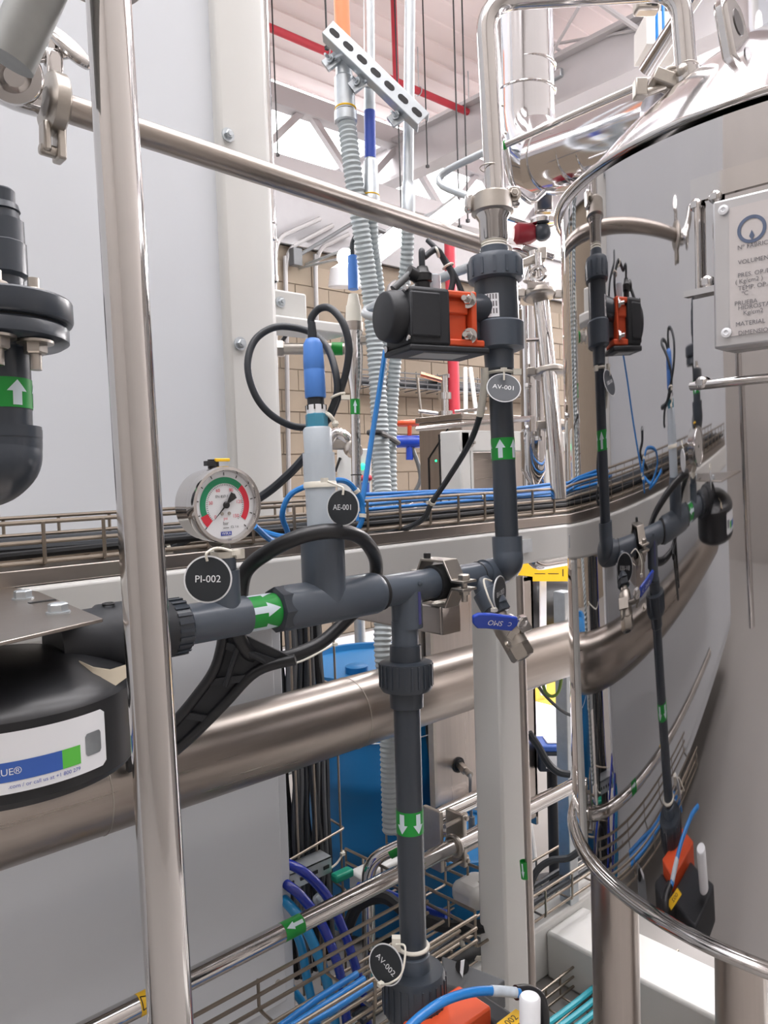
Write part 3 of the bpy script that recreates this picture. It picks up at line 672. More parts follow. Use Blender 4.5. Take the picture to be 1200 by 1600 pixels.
# perforated angle below the bundle
q = PY(485, 1365, 1.62)
t = thing('perforated_bracket', 'perforated steel bracket at the foot of the cable bundle', 'bracket', q-Z*.03)
part('channel', MB().span(q+V(-.13, 0, -.022), q+V(.07, .004, .022)).span(q+V(-.13, 0, .018), q+V(.07, .05, .022)), GALV, t)
for k in range(5): part('slot', MB().box(q+V(-.1+.038*k, -.001, -.002), .018, .003, .009), INK, t)
for k, dx in enumerate((-.085, .0)):
    qq = q+V(dx, -.02, -.06)
    part('cable_gland', MB().lathe(qq, Z*.3-Y, [(0, .01), (.012, .01), (.012, .016), (.022, .016), (.022, .011), (.04, .011)], 14), GALV, t)
part('green_connector', MB().box(q+V(.09, -.02, -.03), .06, .03, .022), mat('green_connector', (20, 130, 104), .4), t, bevel=.006)
# blue hoses
cable('blue_hose', 'dark blue hose arching out from behind the panel, upper of the pair', [PY(425, 1345, 1.6), PY(445, 1348, 1.55), PY(478, 1365, 1.5), PY(512, 1402, 1.47), PY(535, 1450, 1.46), PY(552, 1500, 1.46), PY(568, 1560, 1.48), PY(580, 1640, 1.5)], .0118, BLUED, cat='hose', seg=14)
cable('blue_hose', 'dark blue hose arching out from behind the panel, lower of the pair', [PY(425, 1368, 1.6), PY(442, 1378, 1.52), PY(470, 1400, 1.47), PY(500, 1440, 1.44), PY(520, 1485, 1.43), PY(535, 1540, 1.44), PY(546, 1640, 1.45)], .0118, BLUED, cat='hose', seg=14)
cable('blue_hose', 'bright light blue hose bending down below the dark blue ones', [PY(428, 1395, 1.58), PY(446, 1408, 1.5), PY(472, 1440, 1.45), PY(492, 1480, 1.44), PY(510, 1530, 1.45), PY(522, 1590, 1.46), PY(530, 1660, 1.48)], .0125, BLUEL, cat='hose', seg=14)
cable('blue_hose', 'bright light blue hose nearest the panel edge', [PY(428, 1418, 1.6), PY(445, 1432, 1.55), PY(468, 1470, 1.5), PY(480, 1530, 1.5), PY(495, 1600, 1.5)], .011, BLUEL, cat='hose', seg=12)
cable('blue_hose', 'light blue hose at the foot of the panel', [PY(440, 1525, 1.55), PY(460, 1550, 1.55), PY(480, 1580, 1.55), PY(500, 1640, 1.55)], .010, BLUEL, cat='hose', seg=12)
# ================================================================== LOWER TRAYS
tz = PY(600, 1492, 1.14).z
wire_tray('low wire basket tray with blue tubes left of the drop pipe', .25, PY(744, 1430, 1.10).x, 1.10, 1.25, tz-.055, tz, .16, .0034)
for k in range(3):
    y = 1.12+.022*k
    cable('air_tube', 'light blue tube lying in the low tray, %s one of three' % ('front', 'middle', 'rear')[k], [V(.46, y, tz-.10), V(.49, y, tz-.05), V(.56, y, tz-.035), V(.7, y+.005, tz-.03-.008*k), V(.82, y, tz-.03), V(.93, y+.01, tz-.035)], .0066, BLUEC, 'light blue tubes in the low tray', 6, 10, ties=((.35,) if k == 0 else ()), tie_mat=TIE)
t = thing('wire_basket_tray', 'wire basket tray running back towards the drum behind the drop pipe', 'cable tray', PY(640, 1390, 1.7))
pa = P(540, 1326, 2.25); pb = P(742, 1424, 1.75)
for k in range(3):
    for s_ in (0, 1): part('long_wire', MB().cyl(pa+Z*(-.04*k)+X*.16*s_, pb+Z*(-.04*k)+X*.16*s_, .004, seg=8), WIRE, t)
for k in range(7):
    q = pa.lerp(pb, k/6.0); part('cross_wire', MB().tube(fillet([q, q-Z*.085, q-Z*.085+X*.16, q+X*.16], .01, 3), .0035, 7), WIRE, t)
cable('tray_cable', 'dark cable bundle sagging under the rear low tray', [P(540, 1460, 2.0), P(560, 1415, 1.98), P(600, 1402, 1.95), P(640, 1428, 1.9), P(700, 1448, 1.85), P(760, 1448, 1.8)], .016, RUBBER)
cable('air_tube', 'blue tube along the rear low tray', [P(560, 1385, 2.1), P(600, 1395, 2.05), P(640, 1412, 2.0), P(700, 1430, 1.9)], .012, HBLUE)
a = fillet([P(578, 1600, 2.1), P(575, 1345, 2.1), P(660, 1305, 2.1), P(720, 1290, 2.05)], .08)
o = single('bent_pipe', 'bent steel pipe with green band in front of the blue drum', 'pipe', MB().tube(a, .019, 16), STEEL)
part('green_band', MB().cyl(P(608, 1331, 2.1), P(622, 1324, 2.1), .0198, seg=16), GREEN, o)
single('white_pallet_bar', 'short white bar behind the bent pipe in front of the drum', 'bar', MB().box(P(610, 1355, 2.2), .26, .06, .06, (X, Y, Z)), WHITE, bevel=.008)
# trays on the right of the post
tz2 = PY(860, 1395, 1.45).z
wire_tray('wire basket tray with black cables right of the white post', 1.15, 2.4, 1.42, 1.55, tz2-.03, tz2+.05, .14, .0036)
for k in range(3):
    cable('tray_cable', 'black cable in the tray right of the white post, %s one of three' % ('front', 'middle', 'rear')[k], [V(1.15, 1.44+.03*k, tz2-.01), V(1.4, 1.45+.03*k, tz2-.015), V(1.7, 1.45+.03*k, tz2+.0), V(2.4, 1.45+.03*k, tz2)], .008, CABLE, 'black cables right of the post', 5)
cable('loop_cable', 'black cable bending over the tray beside the thin vertical tube', [P(826, 1395, 1.95), P(838, 1362, 1.95), P(860, 1345, 1.95), P(890, 1340, 1.95), P(915, 1320, 1.95)], .009, CABLE)
cable('loop_cable', 'yellow-green earth cable dangling under the big pipe near the tank', [P(848, 1068, 2.3), P(853, 1082, 2.3), P(863, 1088, 2.3), P(873, 1080, 2.3), P(878, 1055, 2.3)], .005, mat('earth_green', (120, 150, 70), .4))
cable('loop_cable', 'grey cable slanting down under the big pipe', [P(838, 1068, 2.35), P(855, 1090, 2.35), P(880, 1112, 2.35), P(900, 1120, 2.35)], .005, CABLEG)
cable('loop_cable', 'dark hose slanting down over the small blue box', [P(826, 1145, 2.4), P(840, 1165, 2.4), P(856, 1192, 2.4), P(872, 1206, 2.4), P(890, 1210, 2.4)], .012, CABLE)
pz = PZ(870, 1560, .32)
wire_tray('floor level wire tray with turquoise tubes between post and tank leg', 1.05, 2.2, 1.16, 1.34, .02, .08, .07, .0034)
for k in range(3):
    cable('turquoise_tube', 'turquoise tube lying in the floor level tray, %s one of three' % ('front', 'middle', 'rear')[k], [V(1.2, 1.20+.03*k, .05), V(1.45, 1.21+.028*k, .07), V(1.8, 1.20+.03*k, .06), V(2.2, 1.2+.03*k, .06)], .009, TEALT, 'turquoise tubes in the floor tray', 5)
# steel square post near tank left (behind)
a = P(882, 1050, 2.5)
single('steel_stand', 'slim brushed steel stand leg behind the tank edge', 'stand', MB().box(V(a.x, a.y, .6), .045, .045, 1.2).box(V(a.x, a.y, .01), .12, .12, .02), GALV, bevel=.003)

# ================================================================== MID DISTANCE ABOVE THE BEAM
# white frame with stainless box
FY = 1.78
x0 = PY(720, 700, FY).x; x1 = PY(868, 700, FY).x; z1 = PY(722, 672, FY).z; z0 = 1.275
t = thing('white_portal_frame', 'white portal frame with bolts behind the grey riser pipe', 'frame', (x0, FY, z0))
part('leg', MB().span((x0, FY, z0), (x0+.05, FY+.10, z1)), WHITE, t, bevel=.008)
part('top_rail', MB().span((x0, FY, z1-.075), (x1+.1, FY+.012, z1)).span((x0, FY, z1-.012), (x1+.1, FY+.1, z1)), WHITE, t, bevel=.006)
part('inner_flange', MB().span((x0+.05, FY, z0), (x0+.062, FY+.012, z1-.07)), WHITE, t)
part('leg', MB().span((PY(853, 740, FY).x, FY, z0), (PY(853, 740, FY).x+.06, FY+.1, z1)), WHITE, t, bevel=.006)
for bx, by in ((735, 692), (845, 686)): part('bolt', MB().bolt(PY(bx, by, FY), -Y, .009, .012), CAST, t)
q0 = PY(728, 712, FY+.18)
t = thing('stainless_case', 'polished stainless case standing inside the white portal frame', 'case', (x0+.1, FY+.2, 1.3))
part('body', MB().span((q0.x, FY+.16, z0-.03), (PY(806, 720, FY+.16).x, FY+.34, z1-.04)), STEEL, t, bevel=.004)
part('door', MB().span((PY(738, 740, FY+.15).x, FY+.152, z0+.02), (PY(802, 740, FY+.15).x, FY+.16, z1-.07)), BRUSH, t, bevel=.002)
q0 = P(652, 662, 2.75); q1 = P(722, 650, 2.45)
t = thing('stainless_cabinet', 'brushed stainless cabinet with black door seam left of the white portal frame', 'cabinet', V(q0.x, q0.y, 1.2))
bx0 = PY(722, 660, 1.95).x; yb = 1.95; L = PX(655, 690, bx0).y
part('body', MB().span((bx0, yb, 1.225), (bx0+.5, L, PX(722, 655, bx0).z)), BRUSHV, t, bevel=.003)
zt3 = PX(722, 655, bx0).z
part('roof', MB().slab([V(bx0-.01, yb-.01, zt3), V(bx0+.5, yb-.01, zt3), V(bx0+.5, L+.01, zt3), V(bx0-.01, L+.01, zt3)], Z*.022), BRUSH, t, bevel=.003)
part('door_seam', MB().tube([V(bx0-.002, yb+.12, 1.2), V(bx0-.002, yb+.12+.0, zt3-.05)], .003, 6).tube([V(bx0-.002, L-.05, 1.2), V(bx0-.002, L-.05, zt3-.14), V(bx0-.002, L-.16, zt3-.03)], .003, 6), INK, t)
part('lamp', MB().ball(V(bx0, L-.09, zt3-.15), .005, 10), mat('green_lamp', (40, 235, 140), .3), t)
part('hinge', MB().cyl(V(bx0+.0, L-.2, zt3+.03), V(bx0+.0, L-.35, zt3+.03), .006, seg=8), STEEL, t)
# tri-clamp process pipe right of the riser
def clamp(mb, c, ax, R, h=.02):
    return mb.lathe(c-Vector(ax).normalized()*h/2, ax, [(0, R*.86), (h*.2, R), (h*.8, R), (h, R*.86)], 28)
pts = [P(812, 330, 1.95), P(838, 430, 1.9), P(852, 560, 1.86), P(866, 680, 1.83)]
ax = (pts[3]-pts[1]).normalized()
t = thing('clamped_process_pipe', 'steel process pipe with three clamps slanting beside the tank', 'pipe', pts[3])
part('tube', MB().tube([P(836, 395, 1.9), P(845, 470, 1.88), P(858, 590, 1.85), P(868, 700, 1.83), P(874, 780, 1.82)], .019, 20), STEEL, t)
for (cx, cy, k) in ((842, 460, 1.0), (858, 582, 1.0), (866, 665, .75)):
    c = P(cx, cy, 1.87); part('clamp', clamp(MB(), c, ax, .040*k).box(c-RT*.046*k-FW*.01, .02, .016, .02, (RT, FW, UP)).box(c+RT*.046*k, .02, .016, .02, (RT, FW, UP)), CAST, t, bevel=.002)
    part('clamp_bolt', MB().cyl(c-RT*.05*k+UP*.02, c-RT*.05*k-UP*.03, .005, seg=8).hexa(c-RT*.05*k-UP*.036, UP, .009, .01), STEEL, t)
c = P(838, 432, 1.86)
part('wing_nut', MB().torus(c-FW*.02, -FW*.8-RT*.3, .016, .007, 18, 8).cyl(c-FW*.02+UP*.018, c-FW*.02+UP*.05, .008, seg=10).box(c-FW*.02-UP*.028, .05, .012, .014, (RT, FW, UP)), STEEL, t)
part('cross_arm', MB().box(P(826, 408, 1.86), .075, .02, .018, ((RT*.92+UP*.38).normalized(), FW, (UP*.92-RT*.38).normalized())).box(P(846, 398, 1.86), .02, .03, .03, (RT, FW, UP)), CAST, t, bevel=.003)
part('side_port', MB().cyl(P(850, 530, 1.86), P(822, 532, 1.86), .005, seg=8), STEEL, t)
# red handled valve behind
c = P(820, 365, 2.05)
t = thing('red_handled_valve', 'dark red valve knob with clamp behind the riser near the tank', 'valve', c-Z*.04)
part('knob', MB().lathe(c-RT*.03, RT, [(0, .018), (.01, .028), (.045, .028), (.06, .018)], 16), mat('dark_red', (130, 20, 36), .4), t)
part('body', MB().ball(c+RT*.045-FW*.01, .024, 14), PVCD, t)
part('clamp', clamp(MB(), c+RT*.05+UP*.03, Z, .036, .016), STEEL, t)
part('hinge_plate', MB().box(c+RT*.035-UP*.05, .09, .02, .016, ((RT*.95-UP*.3).normalized(), FW, (UP*.95+RT*.3).normalized())), STEEL, t, bevel=.004)
part('top_block', MB().box(c+RT*.05+UP*.08, .045, .025, .05, (RT, FW, UP)), STEEL, t, bevel=.004)
part('spout', MB().tube(smooth_path([c-RT*.06-UP*.06, c-RT*.02-UP*.055, c+RT*.02-UP*.08, c+RT*.01-UP*.13]), .016, 12), STEEL, t)
part('lever', MB().cyl(c-RT*.1+UP*.06, c+RT*.02+UP*.02, .006, seg=8), STEEL, t)
# polished vertical pipes far right of riser
for k, (x, w_) in enumerate(((822, .026), (838, .018))):
    a = P(x, 480, 2.6+.1*k); c = V(a.x, a.y, 1.27)
    single('polished_pipe', ['polished vertical pipe behind the riser, wider one', 'polished vertical pipe behind the riser, slimmer one'][k], 'pipe', MB().tube(fillet([a, c, c+X*2.5], .06), w_, 24), MIRROR)
c = P(834, 735, 2.2)
t = thing('steel_filter_cup', 'polished filter cup under the white portal rail', 'filter', c-Z*.1)
part('cup', MB().lathe(c-Z*.09, Z, [(0, .006), (.04, .006), (.05, .012), (.09, .036), (.2, .036), (.2, .03)], 24), MIRROR, t)
part('hanger', MB().cyl(c+Z*.1, V(c.x, c.y, z1+.01), .008, seg=8).cyl(V(c.x, c.y, z1+.005), V(c.x, FY+.05, z1+.005), .008, seg=8), STEEL, t)
part('valve', MB().ball(c+V(.02, -.02, -.13), .03, 14, sq=.6).cyl(c-Z*.14, c-Z*.09, .008, seg=8), CAST, t)
# thin handle tubes (bent)
def bent(name, lab, pp, r, m, rad=.03, cat='tube'): return single(name, lab, cat, MB().tube(fillet(pp, rad), r, 12), m)
bent('bent_tube', 'thin bent grey tube loop left of the upper riser', [P(790, 222, 1.5), P(664, 282, 1.62), P(748, 313, 1.5)], .0075, GALV)
bent('bent_tube', 'thin bent grey tube loop above the black actuator', [P(775, 402, 1.335), P(700, 430, 1.42), P(554, 490, 1.6), P(612, 500, 1.45), P(640, 500, 1.30)], .0085, GALV)
# ------------------------------------------------------------------ second (rear) sensor and its pipe
ta, tb = P(551, 395, 2.15), P(560, 940, 2.15)
def along(y, x=None): 
    k = (y-395)/545.0; return ta.lerp(tb, k)
dn = (tb-ta).normalized()
t = thing('rear_sensor', 'second blue sensor on a steel tube behind the foreground sensor', 'sensor', along(520))
def seg(y0, y1, r0, r1=None): return MB().cyl(along(y0), along(y1), r0, r1 if r1 else r0, seg=20)
part('sensor_body', seg(400, 452, .0145), BLUES, t); part('cable', MB().tube(smooth_path([along(402), along(380), P(560, 365, 2.15), P(578, 356, 2.2), P(600, 362, 2.3)]), .007, 10), CABLE, t)
part('holder', seg(460, 480, .013, .02), TIE, t); part('holder_base', seg(478, 506, .021, .024), TIE, t); part('nut', seg(504, 518, .026), BRUSH, t)
t = thing('rear_riser_tube', 'thin steel tube with green and white sticker below the rear sensor', 'pipe', along(940))
part('tube', MB().tube([along(518), along(560), along(590), along(615), along(940)], [.024, .024, .021, .0135, .0135], 20), STEEL, t)
part('clamp_band', MB().box(along(532), .075, .03, .022, (RT, FW, UP)), CAST, t, bevel=.004)
flow_sticker(t, along(648), along(624), .0136, n=2, face=.0)
part('tie', MB().torus(along(742), dn, .0142, .002, 20, 6), TIEB, t)
# valve cluster on the left of it
c = P(470, 545, 2.1)
t = thing('small_ball_valve', 'small cast ball valve with green band behind the cable loop', 'valve', c-Z*.03)
part('body', MB().cyl(c-RT*.07, c+RT*.12, .016, seg=16).hexa(c-RT*.075, RT, .024, .03).hexa(c+RT*.03, RT, .022, .03), CAST, t)
part('lever', MB().tube([c-RT*.06+UP*.01, c-RT*.03+UP*.05, c+RT*.05+UP*.045], .006, 8), BLACK, t)
part('lever_cap', MB().box(c+RT*.0+UP*.052, .12, .03, .02, (RT, FW, UP)), CAST, t, bevel=.004)
part('green_band', MB().cyl(c+RT*.085, c+RT*.115, .018, seg=16), GREEN, t)
c = P(540, 695, 2.3)
t = thing('elbow_clamp', 'steel elbow with clamp beside the milky sensor tube', 'pipe fitting', c-Z*.05)
part('elbow', MB().tube(smooth_path([c-RT*.05+UP*.0, c-RT*.03+UP*.03, c-RT*.0+UP*.02, c+RT*.02-UP*.02, along(705)]), .02, 16), STEEL, t)
part('clamp', MB().ball(c+RT*.02-UP*.01, .028, 14).box(c-RT*.02, .06, .03, .03, (RT, FW, UP)), CAST, t, bevel=.004)
# ------------------------------------------------------------------ conduits hung from strut channel
def flex(name, lab, pts, r, m, pitch=.013, group=None):
    path = smooth_path(pts, 14); L = sum((path[i+1]-path[i]).length for i in range(len(path)-1)); n = int(L/(pitch/2))
    out = []; acc = 0; i = 0; tgt = 0; step = L/n
    for k in range(n+1):
        s_ = k*step
        while i < len(path)-2 and acc+(path[i+1]-path[i]).length < s_: acc += (path[i+1]-path[i]).length; i += 1
        l = (path[i+1]-path[i]).length; out.append(path[i].lerp(path[i+1], min(1, (s_-acc)/max(l, 1e-6))))
    return single(name, lab, 'conduit', MB().tube(out, [r*(1.03 if k % 2 else .88) for k in range(n+1)], 18), m, group, sharp=.4)
FLEX = mat('flex_conduit', (172, 180, 182), .5, .1, .06, 30)
a0, a1 = P(532, -40, 2.02), P(540, 190, 2.02)
t = thing('rigid_conduit', 'orange conduit ending in a steel coupling on the strut channel', 'conduit', a1)
dd = (a1-a0).normalized()
part('orange_pipe', MB().cyl(a0, P(537, 100, 2.02), .0205, seg=20), mat('orange_conduit', (240, 150, 104), .4), t)
part('coupling', MB().lathe(P(537, 96, 2.02), dd, [(0, .022), (.04, .022), (.045, .0265), (.11, .0265), (.13, .0265)], 24), GALV, t)
part('yellow_ring', MB().torus(P(540, 170, 2.02), dd, .0262, .0025, 24, 6), YEL, t)
part('lock_nut', MB().lathe(P(540, 174, 2.02), dd, [(0, .027), (.003, .031), (.028, .031), (.032, .027)], 10), GALV, t)
flex('flexible_conduit', 'thick corrugated grey conduit hanging from the orange pipe coupling', [P(542, 192, 2.02), P(550, 260, 2.02), P(563, 350, 2.05), P(580, 470, 2.1), P(590, 600, 2.12), P(596, 720, 2.12), P(600, 800, 2.1), P(603, 900, 2.05), P(598, 1000, 2.0), P(605, 1090, 2.0), P(612, 1300, 2.0)], .0245, FLEX)
a0, a1 = P(576, -40, 2.05), P(579, 250, 2.05)
t = thing('rigid_conduit', 'steel conduit with a blue band, middle one on the strut channel', 'conduit', a1)
dd = (a1-a0).normalized()
part('tube', MB().cyl(a0, P(579, 330, 2.05), .0148, seg=20), GALV, t)
part('blue_band', MB().cyl(P(577.5, 174, 2.05), P(578.5, 248, 2.05), .0153, seg=20), mat('band_blue', (60, 84, 176), .4), t)
part('coupling', MB().lathe(P(579, 250, 2.05), dd, [(0, .0155), (.006, .019), (.04, .019), (.043, .021), (.095, .021), (.1, .023), (.12, .023), (.12, .019)], 20), GALV, t)
part('yellow_ring', MB().torus(P(579.5, 306, 2.05), dd, .0218, .002, 24, 6), YEL, t)
flex('flexible_conduit', 'slimmer corrugated conduit below the blue banded conduit', [P(580, 325, 2.06), P(582, 380, 2.1), P(590, 440, 2.16), P(597, 520, 2.2), P(594, 600, 2.22), P(590, 700, 2.22), P(592, 800, 2.2)], .018, FLEX)
a0, a1 = P(641, -40, 2.05), P(637, 335, 2.05)
t = thing('rigid_conduit', 'plain steel conduit on the lower end of the strut channel', 'conduit', a1)
dd = (a1-a0).normalized()
part('tube', MB().cyl(a0, a1, .0145, seg=20), GALV, t)
part('coupling', MB().lathe(P(638, 285, 2.05), dd, [(0, .015), (.0, .017), (.02, .017), (.022, .0185), (.088, .0185)], 20), GALV, t)
flex('flexible_conduit', 'corrugated conduit running down behind the black actuator', [P(637, 335, 2.06), P(636, 400, 2.1), P(628, 470, 2.15), P(618, 560, 2.2), P(612, 640, 2.22), P(610, 720, 2.2), P(612, 800, 2.2)], .0185, FLEX)
cable('black_strap', 'black strap tying the two flexible conduits together', [P(576, 676, 2.08), P(592, 676, 2.06), P(606, 682, 2.12), P(622, 692, 2.2)], .008, TIEB, cat='strap')
# strut channel
s0, s1 = P(512, 42, 1.96), P(662, 186, 1.96)
ux = (s1-s0).normalized(); nz = -FW; uy = nz.cross(ux).normalized(); Ls = (s1-s0).length
mid = (s0+s1)/2
t = thing('strut_channel', 'galvanised slotted strut channel hanging at a slant above the rail', 'channel', s1)
part('web', MB().box(mid, Ls, .041, .003, (ux, uy, nz)), GALV, t, bevel=.001)
part('flange', MB().box(mid+uy*.0195-nz*.02, Ls, .003, .04, (ux, uy, nz)), GALV, t)
part('flange', MB().box(mid-uy*.0195-nz*.02, Ls, .003, .04, (ux, uy, nz)), GALV, t)
for k in range(7):
    cc = s0+ux*(Ls*(k+.5)/7); pl = [(.015*math.cos(th)*1+(.008 if math.cos(th) > 0 else -.008) - .0, .0075*math.sin(th)) for th in [2*math.pi*i/16 for i in range(16)]]
    part('slot', MB().prism([(a_*.72, b_) for a_, b_ in pl], cc+nz*.0012, ux, uy, .0008), INK, t)
for k, (cx, cy) in enumerate(((520, 95), (561, 130), (622, 183))):
    c = P(cx, cy, 2.0)
    part('pipe_clamp', MB().box(c, .05, .012, .03, ((RT*.8+UP*.6).normalized(), FW, (UP*.8-RT*.6).normalized())).torus(c+RT*.03, UP, .026 if k == 0 else .018, .004, 20, 6), GALV, t)
    part('clamp_bolt', MB().bolt(c-FW*.01-RT*.006, -FW-RT*.6, .006, .018), GALV, t)
# ================================================================== TANK (right)
TC = CAM+_F0*1.314+_R0*.785; TC = V(TC.x, TC.y, 0); TR = .46; ZB, ZT = .93, 2.05
def on_tank(x, y, dr=0.0):
    r = ray(x, y); ox, oy = CAM.x-TC.x, CAM.y-TC.y; R_ = TR+dr
    A = r.x*r.x+r.y*r.y; B = 2*(ox*r.x+oy*r.y); C_ = ox*ox+oy*oy-R_*R_; D = max(0, B*B-4*A*C_)
    return CAM+r*((-B-math.sqrt(D))/(2*A))
def ang(p): return math.atan2(p.y-TC.y, p.x-TC.x)
t = thing('storage_tank', 'tall mirror polished stainless tank with domed lid on steel legs', 'tank', TC)
prof = [(ZB-.03, .02), (ZB-.028, TR*.6), (ZB-.012, TR-.02), (ZB, TR-.004), (ZB+.012, TR), (ZT-.01, TR)]
part('shell', MB().lathe(TC, Z, prof, 160, (True, False)), MIRROR, t, sharp=.5)
part('bottom_rim', MB().torus(TC+Z*(ZB+.004), Z, TR+.001, .009, 160, 10), STEEL, t)
part('top_rim', MB().torus(TC+Z*ZT, Z, TR+.006, .0055, 160, 12), STEEL, t)
H = .27
dome = [(ZT, TR+.004)]+[(ZT+H*(1-(1-k/14)**2), TR*(1-k/14)+.0005) for k in range(1, 15)]
lid = part('lid', MB().lathe(TC, Z, dome, 128, (False, True)), CLAD, t, sharp=1.2)
q = on_tank(1085, 400)
# manway neck and lug on the lid
c = TC+Z*(ZT+H*.8)
part('neck', MB().lathe(c-Z*.1, Z, [(0, .24), (.05, .2), (.09, .185), (.13, .18), (.32, .18)], 64), CLAD, t, sharp=1.2)
part('vent_pipe', MB().cyl(P(1185, 60, 1.3), P(1185, -60, 1.3), .03, seg=28), STEEL, t)
lc = P(1146, 58, 1.10)
nrm = (-_F0*.8+_R0*.6).normalized(); sd = Z.cross(nrm).normalized()
lp_ = [(-.034, -.085), (.034, -.085), (.03, .0)]+[(.028*math.cos(a_), .025+.03*math.sin(a_)) for a_ in [math.pi*k/12 for k in range(13)]]+[(-.03, .0)]
tl = (Z*.97-_R0*.2).normalized()
mb = MB(); hole = [(.011*math.cos(2*math.pi*k/20), .016+.019*math.sin(2*math.pi*k/20)) for k in range(20)]
lug = part('lifting_lug', MB().prism(lp_, lc-nrm*.01, sd, tl, .02), STEEL, t, 'polished lifting lug', bevel=.006)
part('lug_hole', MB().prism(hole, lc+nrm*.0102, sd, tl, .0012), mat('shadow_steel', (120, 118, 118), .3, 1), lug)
part('lug_weld', MB().lathe(lc-tl*.088, nrm, [(-.028, .022), (0, .042), (.028, .022)], 20), CLAD, t)
# legs
for (lx, d_) in ((962, 1.31), (1157, 1.24), (1290, 1.5)):
    b = P(lx, 1500, d_); part('leg', MB().cyl((b.x, b.y, .02), (b.x, b.y, ZB+.02), .039, seg=36).lathe((b.x, b.y, 0), Z, [(0, .07), (.02, .07)], 28), BRUSHV, t)
# leg gusset / drain stub seen under the rim
# raised cover sheet
aL = ang(on_tank(1086, 450)); aR = aL+.95
def sheet_patch(a0, a1, z0, z1, dr, th=.003, n=24):
    mb = MB(); vs = []; fs = []
    for i in range(n+1):
        a_ = a0+(a1-a0)*i/n; u = V(math.cos(a_), math.sin(a_), 0)
        vs += [TC+u*(TR+.0005)+Z*z0, TC+u*(TR+dr)+Z*z0, TC+u*(TR+dr)+Z*z1, TC+u*(TR+.0005)+Z*z1]
    for i in range(n):
        b = 4*i
        for k in range(4): fs.append((b+k, b+(k+1) % 4, b+4+(k+1) % 4, b+4+k))
    fs += [(0, 1, 2, 3), (4*n, 4*n+1, 4*n+2, 4*n+3)]
    return mb.add(vs, fs)
zc0 = on_tank(1092, 603).z; zc1 = on_tank(1086, 318).z
part('cover_sheet', sheet_patch(aL, aR, zc0, zc1, .006), MIRROR, t, 'raised mirror cover sheet')
part('cover_ridge', MB().tube([TC+V(math.cos(a_), math.sin(a_), 0)*(TR+.008)+Z*zc0 for a_ in [aL-.006+(aR-aL)*k/20 for k in range(21)]], .006, 10), STEEL, t)
part('cover_ridge', sheet_patch(aL+.002, aR, zc1-.002, zc1+.028, .010), STEEL, t)
p_ = on_tank(1090, 320, .012); p2 = on_tank(1092, 455, .012)
part('hinge_rod', MB().cyl(p_, p2, .0042, seg=12), STEEL, t)
for (sx, sy) in ((1088, 321), (1105, 441), (1097, 598), (1118, 308)):
    p_ = on_tank(sx, sy, .010); nn = V(p_.x-TC.x, p_.y-TC.y, 0).normalized(); part('screw', MB().lathe(p_, nn, [(0, .0085), (.003, .008), (.006, .004), (.0065, .001)], 16).box(p_+nn*.0065, .008, .008, .0015, frame(nn)), STEEL, t)
p_ = on_tank(1100, 455, .012); nn = V(p_.x-TC.x, p_.y-TC.y, 0).normalized(); part('rod_bracket', MB().box(p_, .05, .012, .008, (Z.cross(nn), nn, Z)), STEEL, t)
# name plate holder
pc = on_tank(1190, 420, .03); nn = V(pc.x-TC.x, pc.y-TC.y, 0).normalized(); us = Z.cross(nn).normalized()
pl = on_tank(1119, 430, .028); half = .12
zt4, zb4 = P(1150, 303, depth(pc)).z, P(1150, 538, depth(pc)).z
pl_w = .20; left = pc-us*((pc-pl).dot(us)); cx = left+us*pl_w/2; hh = zt4-zb4; cz = V(cx.x, cx.y, (zt4+zb4)/2)
h_ = part('name_plate_holder', MB().box(cz-nn*.01, pl_w, .034, hh, (us, nn, Z)), mat('satin_holder', (196, 196, 198), .32, .7), t, bevel=.003)
part('name_plate', MB().box(cz+nn*.0075+us*.006, pl_w-.028, .002, hh-.026, (us, nn, Z)), mat('plate_satin', (206, 202, 202), .35, .55), h_)
o_ = cz+nn*.0095
mb = MB(); xl_ = -pl_w/2+.026; zt_ = hh/2-.022
arc2(mb, o_+us*(xl_+.020)+Z*(zt_-.022), us, Z, .0125, .0165, 0, 360, 40)
for k in range(2): pass
part('logo', mb.add([o_+us*(xl_+.020)+Z*(zt_-.035), o_+us*(xl_+.017)+Z*(zt_-.03), o_+us*(xl_+.020)+Z*(zt_-.023), o_+us*(xl_+.023)+Z*(zt_-.03)], [(0, 1, 2, 3)]), mat('logo_grey_blue', (92, 104, 128), .4), h_, 'round grey-blue logo ring')
mb = MB(); hs = .0052
for k, (s_, dz, dx) in enumerate([('N\u00ba FABRICANTE', .056, 0), ('VOLUMEN LITROS', .080, 0), ('PRES. OP./DIS.', .101, 0), ('( Kg/cm2 )', .111, -.003), ('TEMP. OP./DIS.', .122, 0), ('\u00baC', .131, .004), ('PRUEBA', .146, -.004), ('HIDROSTATICA', .154, 0), ('Kg/cm2', .163, .006), ('MATERIAL', .180, -.003), ('DIMENSIONES', .195, 0)]):
    sc_ = hh/.245; v2, f2 = text2d(s_, hs); w0 = min(a_ for a_, b_ in v2)
    text(mb, s_, hs, o_+us*(xl_+.004-w0+dx)+Z*(zt_-dz*sc_), us, Z)
part('lettering', mb, INKG, h_, 'engraved Spanish data lines')
for (dx, dz) in ((-pl_w/2+.014, hh/2-.014), (-pl_w/2+.016, -hh/2+.018), (pl_w/2-.014, hh/2-.014), (pl_w/2-.014, -hh/2+.018)):
    part('rivet', MB().lathe(o_+us*dx+Z*dz, nn, [(0, .0062), (.002, .006), (.003, .003), (.0015, .002)], 16), LWHITE, h_)
